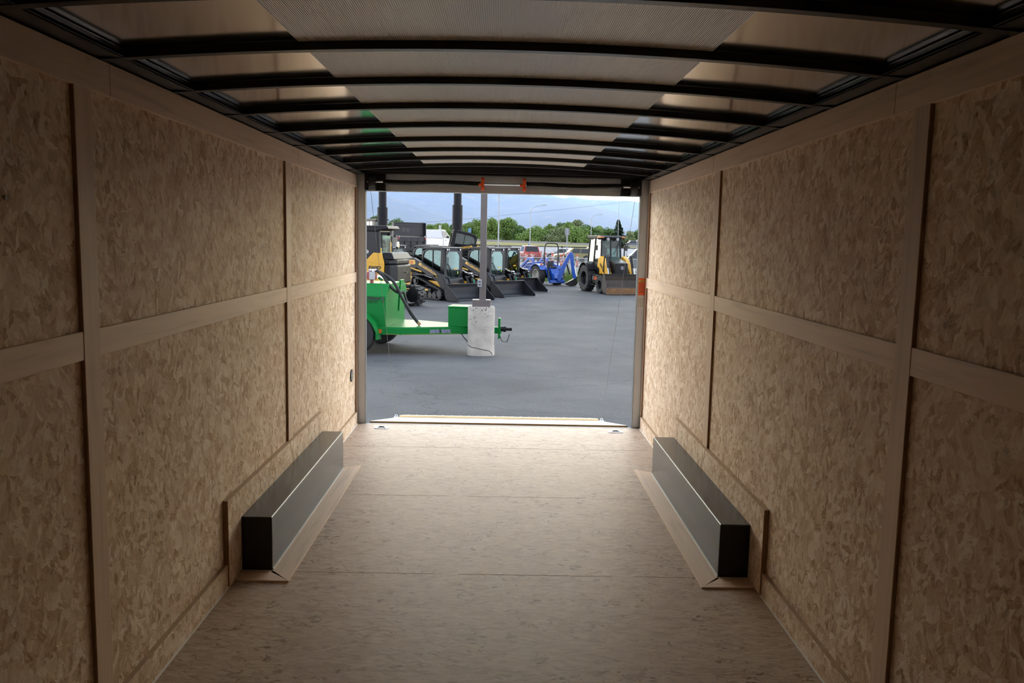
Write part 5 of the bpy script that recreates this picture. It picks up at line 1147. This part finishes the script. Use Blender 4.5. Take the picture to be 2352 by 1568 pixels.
lettering('NEW HOLLAND', .12, 'decal_white', bm_, face_mtx(bpt(.08,.52)+side*.082, (d*.42+Vector((0,0,.86))), (-d*.86+Vector((0,0,.42)))), bold=.002, sx=.95)
plate([(.60,1.70),(.68,1.78),(.78,1.60),(.82,1.0),(.96,.46),(.88,.36),(.76,.44),(.66,1.0),(.58,1.55)], .14).build('dipper', 'blue_paint', t, bevel=.012)
m = MB(); m.cyl(bpt(.10,.85)+side*.02, bpt(.40,1.42)+side*.02, .045); m.cyl(bpt(.72,1.60)+side*.12, bpt(.84,1.05)+side*.12, .045); m.cyl(bpt(.44,1.15), bpt(.60,.62), .045); m.build('hydraulic_cylinder', 'black', t, smooth=True)
m = MB(); m.cyl(bpt(.84,1.05)+side*.12, bpt(.94,.50)+side*.12, .024); m.build('cylinder_rod', 'chrome', t, smooth=True)
plate([(.98,.42),(.82,.40),(.36,.14),(.42,.06),(.66,.01),(.92,.04),(1.02,.18)], .40).build('digging_bucket', 'black', t, bevel=.015)
plate([(.78,.50),(1.05,.52),(1.0,.40),(.84,.36)], .12).build('bucket_link', 'black', t)

# ---------------------------------------------------------------- road vehicles
MT['car_glass'] = pr('dark_car_glass', (.03,.035,.04), .08, var=.05, spec=.6)
def car(name, label, cat, loc, rz, body, L=4.45, W=1.8, H=1.6, kind='suv', paint=None, detail=True):
    t = thing(name, label, cat, loc, rz)
    hw = W/2; wr = .36 if kind != 'pickup' else .42; a, b = L*.305, -L*.30; zb = .28
    low = [(-L/2,.42),(-L/2+.05,zb+.02),(b-wr-.06,zb)]
    for k in range(7): an = PI-PI*k/6; low.append((b+(wr+.06)*math.cos(an), wr+ (wr+.06)*math.sin(an)))
    low.append((a-wr-.06,zb))
    for k in range(7): an = PI-PI*k/6; low.append((a+(wr+.06)*math.cos(an), wr+(wr+.06)*math.sin(an)))
    hz_ = H*.60
    low += [(L/2-.08,zb+.02),(L/2,.5),(L/2-.05,.78),(L/2-.30,hz_-.07),(L*.17,hz_+.02),(-L/2+.06,hz_+.04),(-L/2,.85)]
    m = MB(); m.prism(low, -hw, hw, 'xz'); bd = m.build('body', body, t, bevel=.07, seg=3, smooth=True)
    if kind == 'pickup': base = [(L*.19,hz_),(-L*.12,hz_)]; top = [(L*.06,H),(-L*.10,H)]
    elif kind == 'suv': base = [(L*.20,hz_),(-L/2+.10,hz_)]; top = [(L*.04,H),(-L/2+.42,H-.02)]
    else: base = [(L*.19,hz_),(-L*.38,hz_)]; top = [(L*.05,H),(-L*.22,H)]
    tw = hw*.74; bw_ = hw*.95
    m = MB(); vs = [(base[0][0],-bw_,hz_-.05),(base[0][0],bw_,hz_-.05),(base[1][0],bw_,hz_-.05),(base[1][0],-bw_,hz_-.05),(top[0][0],-tw,H),(top[0][0],tw,H),(top[1][0],tw,H-.02),(top[1][0],-tw,H-.02)]
    m.add(vs,[(0,1,2,3),(4,7,6,5),(0,4,5,1),(1,5,6,2),(2,6,7,3),(3,7,4,0)]); m.build('cabin', body, t, bevel=.06, seg=3, smooth=True)
    v = [Vector(p) for p in vs]
    def onface(p, q, r, s_, u0, u1, w0, w1, off):
        def P(u, w): return (p*(1-u)+q*u)*(1-w)+(s_*(1-u)+r*u)*w
        nrm = (q-p).cross(s_-p).normalized()*off
        return [P(u0,w0)+nrm, P(u1,w0)+nrm, P(u1,w1)+nrm, P(u0,w1)+nrm]
    for s in (-1,1):
        q = (v[0],v[3],v[7],v[4]) if s < 0 else (v[1],v[2],v[6],v[5]); sg = -1 if s < 0 else 1
        nrm_off = .012
        n0 = (q[1]-q[0]).cross(q[3]-q[0]); of = nrm_off if n0.y*s > 0 else -nrm_off
        cuts = ((.10,.46),(.50,.88)) if kind != 'pickup' else ((.12,.50),(.55,.90))
        for u0,u1 in cuts:
            m = MB(); m.quad(*onface(*q,u0,u1,.18,.90,of)); m.build('side_window', 'car_glass', t)
        for xx, nm in ((a,'wheel'),(b,'wheel')): wheel(t, (xx,s*(hw-.12),wr), wr, .22, 'silver', .62, dish=s)
        m = MB(); m.box((base[0][0]-.12,s*(hw+.10),hz_+.08),(.10,.16,.13)); m.build('mirror', 'black', t, bevel=.02)
        m = MB(); m.box((-L/2+.03,s*hw*.80,.90),(.12,.26,.16)); m.build('tail_lamp', 'lens_red', t, bevel=.02)
        m = MB(); m.box((L/2-.10,s*hw*.76,.76),(.16,.34,.13)); m.build('head_lamp', 'lens_clear', t, bevel=.02)
    q = (v[1],v[0],v[4],v[5]); n0 = (q[1]-q[0]).cross(q[3]-q[0]); m = MB(); m.quad(*onface(*q,.08,.92,.15,.92,.012 if n0.x>0 else -.012)); m.build('windscreen', 'car_glass', t)
    q = (v[3],v[2],v[6],v[7]); n0 = (q[1]-q[0]).cross(q[3]-q[0]); m = MB(); m.quad(*onface(*q,.08,.92,.2,.92,.012 if n0.x<0 else -.012)); m.build('rear_window', 'car_glass', t)
    m = MB(); m.box((-L/2-.01,0,.50),(.10,W*.92,.22)); m.box((L/2-.01,0,.46),(.08,W*.86,.22)); m.build('bumper', 'black', t, bevel=.03)
    if kind == 'pickup':
        m = MB(); m.bb(-L/2+.08,-L*.14,-hw*.85,hw*.85,hz_+.0,hz_+.055); m.build('bed_cover', 'black_matte', t)
    if kind == 'suv':
        m = MB(); m.bb(top[1][0]+.1,top[0][0]-.1,-tw-.0,-tw+.05,H,H+.05); m.bb(top[1][0]+.1,top[0][0]-.1,tw-.05,tw,H,H+.05); m.build('roof_rail', 'black', t)
        m = MB(); m.box((-L/2-.06,0,.82),(.01,.50,.13)); m.build('number_plate', 'decal_white', t)
    return t
GS = GZ+.0
car('crossover', 'yellow-green crossover parked across the street behind the delineators', 'car', (px2x(1314,93),93.6,GS), math.radians(188), pr('olive_gold_car_paint', (.25,.22,.055), .3, coat=.5))
car('sport_utility', 'red sport utility car seen from behind, left of the delineators', 'car', (px2x(1211,91),92,GS), math.radians(98), pr('red_car_paint', (.38,.012,.012), .3, coat=.5), L=4.7, W=1.9, H=1.78)
car('sport_utility', 'white car half hidden behind the yellow-green crossover', 'car', (px2x(1352,99),99.5,GS), math.radians(182), pr('white_car_paint', (.50,.50,.50), .3, coat=.5), L=4.7, W=1.85, H=1.7)
car('sedan', 'pale car behind the roll bar of the blue tractor', 'car', (px2x(1286,105),106,GS), math.radians(176), pr('silver_car_paint', (.36,.37,.38), .3, .3, coat=.5), H=1.42, kind='sedan')
car('pickup_truck', 'dark grey pickup parked beyond the fence at the right door post', 'pickup truck', (px2x(1474,66),67,GS), math.radians(176), pr('dark_grey_car_paint', (.055,.06,.07), .3, .3, coat=.5), L=5.6, W=1.95, H=1.85, kind='pickup')
car('sedan', 'tiny grey-blue car driving along the highway above the dark pickup', 'car', (px2x(1446,187),187,hwy(px2x(1446,187))), math.radians(183), pr('blue_grey_car_paint', (.10,.12,.15), .3, .3, coat=.5), H=1.42, kind='sedan')

# white pickup on the bank, a black dump trailer in front of it
t = thing('pickup_truck', 'white pickup truck behind the black dump trailer above the loader cabs', 'pickup truck', (-5.7,63.8,gz(-5.7,63.8)+.0), math.radians(62))
for s in (-1,1):
    wheel(t, (2.35,s*.86,.40), .40, .26, 'silver', .6, dish=s); wheel(t, (-1.25,s*.84,.40), .40, .26, 'dark_grey', .6, dish=s)
hw = .96; low = [(.75,.42),(1.75,.42)]
for k in range(7): an = PI-PI*k/6; low.append((2.35+.48*math.cos(an), .42+.48*math.sin(an)))
low += [(3.25,.45),(3.30,.80),(3.20,1.12),(2.95,1.22),(1.95,1.30),(.75,1.30)]
m = MB(); m.prism(low, -hw, hw, 'xz'); m.build('body', 'white_paint', t, bevel=.08, seg=3, smooth=True)
m = MB(); vs = [(2.0,-.93,1.26),(2.0,.93,1.26),(.75,.93,1.26),(.75,-.93,1.26),(1.42,-.74,1.95),(1.42,.74,1.95),(.82,.74,1.95),(.82,-.74,1.95)]
m.add(vs,[(0,1,2,3),(4,7,6,5),(0,4,5,1),(1,5,6,2),(2,6,7,3),(3,7,4,0)]); m.build('cabin', 'white_paint', t, bevel=.07, seg=3, smooth=True)
for s in (-1,1):
    def sp(x, z): f_ = (z-1.26)/.69; return (x, s*(.945-.19*f_), z)
    m = MB(); m.quad(sp(1.75,1.34),sp(1.02,1.34),sp(1.02,1.86),sp(1.42,1.86)); m.build('side_window', 'car_glass', t)
    m = MB(); m.quad(sp(.95,1.34),sp(.80,1.34),sp(.84,1.86),sp(.95,1.86)); m.build('quarter_window', 'car_glass', t)
    m = MB(); m.box((1.85,s*1.12,1.42),(.12,.20,.34)); m.box((1.86,s*.98,1.36),(.06,.14,.05)); m.build('mirror', 'black', t, bevel=.03)
    m = MB(); m.box((1.10,s*.965,1.16),(.16,.03,.035)); m.build('door_handle', 'black', t)
m = MB(); m.add([(1.98,-.80,1.30),(1.98,.80,1.30),(1.50,.68,1.88),(1.50,-.68,1.88)],[(0,1,2,3)]); m.v = [v+Vector((.02,0,.02)) for v in m.v]; m.build('windscreen', 'car_glass', t)
m = MB(); m.bb(-2.3,.75,-.94,.94,.55,1.28); m.build('cargo_bed', 'white_paint', t, bevel=.05); m = MB(); m.bb(-2.38,-2.3,-.9,.9,.5,.7); m.build('bumper', 'chrome', t, bevel=.02)
t = thing('dump_trailer', 'black dump trailer with a tall front board and red tail lights above the loader cabs', 'dump trailer', (-6.05,56.0,gz(-6.05,56.0)), math.radians(126))
GZ_ = t.location.z
BLK = pr('black_dump_paint', (.022,.024,.028), .45, spec=.35)
up = .55
for s in (-1,1):
    for xx in (1.5,2.4): wheel(t, (xx,s*.95,.38), .38, .24, 'dark_grey', .6, dish=s)
    m = MB(); m.bb(.95,2.95,s*.82,s*1.10,.80,.84); m.build('fender', 'black', t, bevel=.01)
m = MB(); m.bb(0,4.2,-.45,.45,.50,.74); m.bar((4.1,0,.6),(5.4,0,.55),.12,.12); m.build('frame', 'black', t, bevel=.01)
m = MB(); m.bb(0,4.2,-1.02,1.02,.80,.90); db = m.build('dump_bed', 'black', t, bevel=.01)
for s in (-1,1):
    m = MB(); m.bb(0,4.2,s*1.02,s*.97,.90,1.75); m.bb(0,4.2,s*1.07,s*.97,1.72,1.82); m.bb(0,4.2,s*1.05,s*1.0,.80,.92); m.build('side_board', BLK, db, bevel=.01)
    for i in range(6): m = MB(); x = .06+i*.8; m.bb(x,x+.08,s*1.0,s*1.06,.85,1.75); m.build('stake_post', 'black', db)
m = MB(); m.bb(.55,.65,-1.32,1.12,1.78,2.62); m.bb(.50,.70,-1.34,1.14,2.60,2.68); m.bb(.35,.65,-1.34,-1.28,1.70,2.66); m.bb(.35,.65,1.08,1.14,1.70,2.66); m.bb(.52,.56,-1.3,1.1,2.42,2.46); hbd = m.build('tall_board', BLK, db, bevel=.01)
for yy in (-.02,.30): m = MB(); m.lathe([(.14,0),(.14,.004)], (.545,yy,2.18), 'x', 18); m.build('dark_decal', 'decal_black', hbd)
m = MB(); m.bb(-.06,.0,-1.0,1.0,.90,1.02); m.bb(-.06,.0,-1.0,1.0,1.42,1.70); m.bb(-.06,.0,-1.0,1.0,1.16,1.20)
for i in range(5): m.bb(-.06,.0,-.98+.48*i,-.92+.48*i,.9,1.7)
m.bb(.0,.02,-1.0,1.0,.9,1.7); m.build('tailgate', BLK, db, bevel=.008)
for s in (-1,1):
    m = MB(); m.box((-.02,s*1.03,1.30),(.14,.12,1.05)); m.build('corner_post', 'black', db, bevel=.01)
    m = MB(); m.box((-.10,s*1.02,1.62),(.02,.08,.14)); m.build('marker_lamp', 'lens_red', db)
    m = MB(); m.box((-.04,s*.86,.72),(.06,.24,.10)); m.build('tail_lamp', 'lens_red', t)
    m = MB(); m.box((-.10,s*.98,1.74),(.02,.08,.08)); m.build('reflector', 'decal_white', t)
m = MB(); m.bb(1.9,2.2,1.07,1.075,1.55,1.66); m.build('small_red_print', 'decal_orange', db)

# ---------------------------------------------------------------- traffic delineators
ORG = pr('orange_delineator', (.72,.075,.02), .45, var=.04); WB = pr('white_band', (.62,.62,.62), .4)
def delineator(label, loc):
    t = thing('delineator', label, 'traffic delineator', loc, 0, 'orange delineators along the street')
    m = MB(); m.lathe([(.21,0),(.21,.04),(.10,.07),(.085,.12)], (0,0,0), 'z', 16); m.build('base', 'black_matte', t, smooth=True)
    m = MB(); m.lathe([(.085,.08),(.065,1.0),(.05,1.04),(.05,1.10),(.07,1.12),(.07,1.17),(.04,1.2)], (0,0,0), 'z', 16); m.build('post', ORG, t, smooth=True)
    for z in (.62,.84): m = MB(); m.lathe([(.078,z),(.074,z+.12)], (0,0,0), 'z', 16); m.build('reflective_band', WB, t, smooth=True)
    return t
DL = [(1203,86,'beside the red car, first from the left'),(1207,80,'beside the red car, second from the left'),(1218,84,'in front of the red car, left of a pair'),(1221,78,'in front of the red car, right of a pair'),(1239.5,92,'alone between the red car and the roll bar'),(1250,80,'just left of the roll bar'),
      (1264.5,82,'inside the roll bar, left of a pair'),(1267,76,'inside the roll bar, right of a pair'),(1278,82,'against the right leg of the roll bar, farther one'),(1285,72,'against the right leg of the roll bar, nearer one'),(1291,78,'in front of the crossover bonnet, first'),(1300,84,'in front of the crossover door, left of a pair'),(1303,90,'in front of the crossover door, right of a pair'),(1323,77,'in front of the crossover rear wheel')]
d0 = None
for px, y, w in DL:
    L = (px2x(px,y), y, GZ)
    if d0 is None: d0 = delineator('orange and white delineator post '+w, L)
    else: dup(d0, L, 0, 'orange and white delineator post '+w)
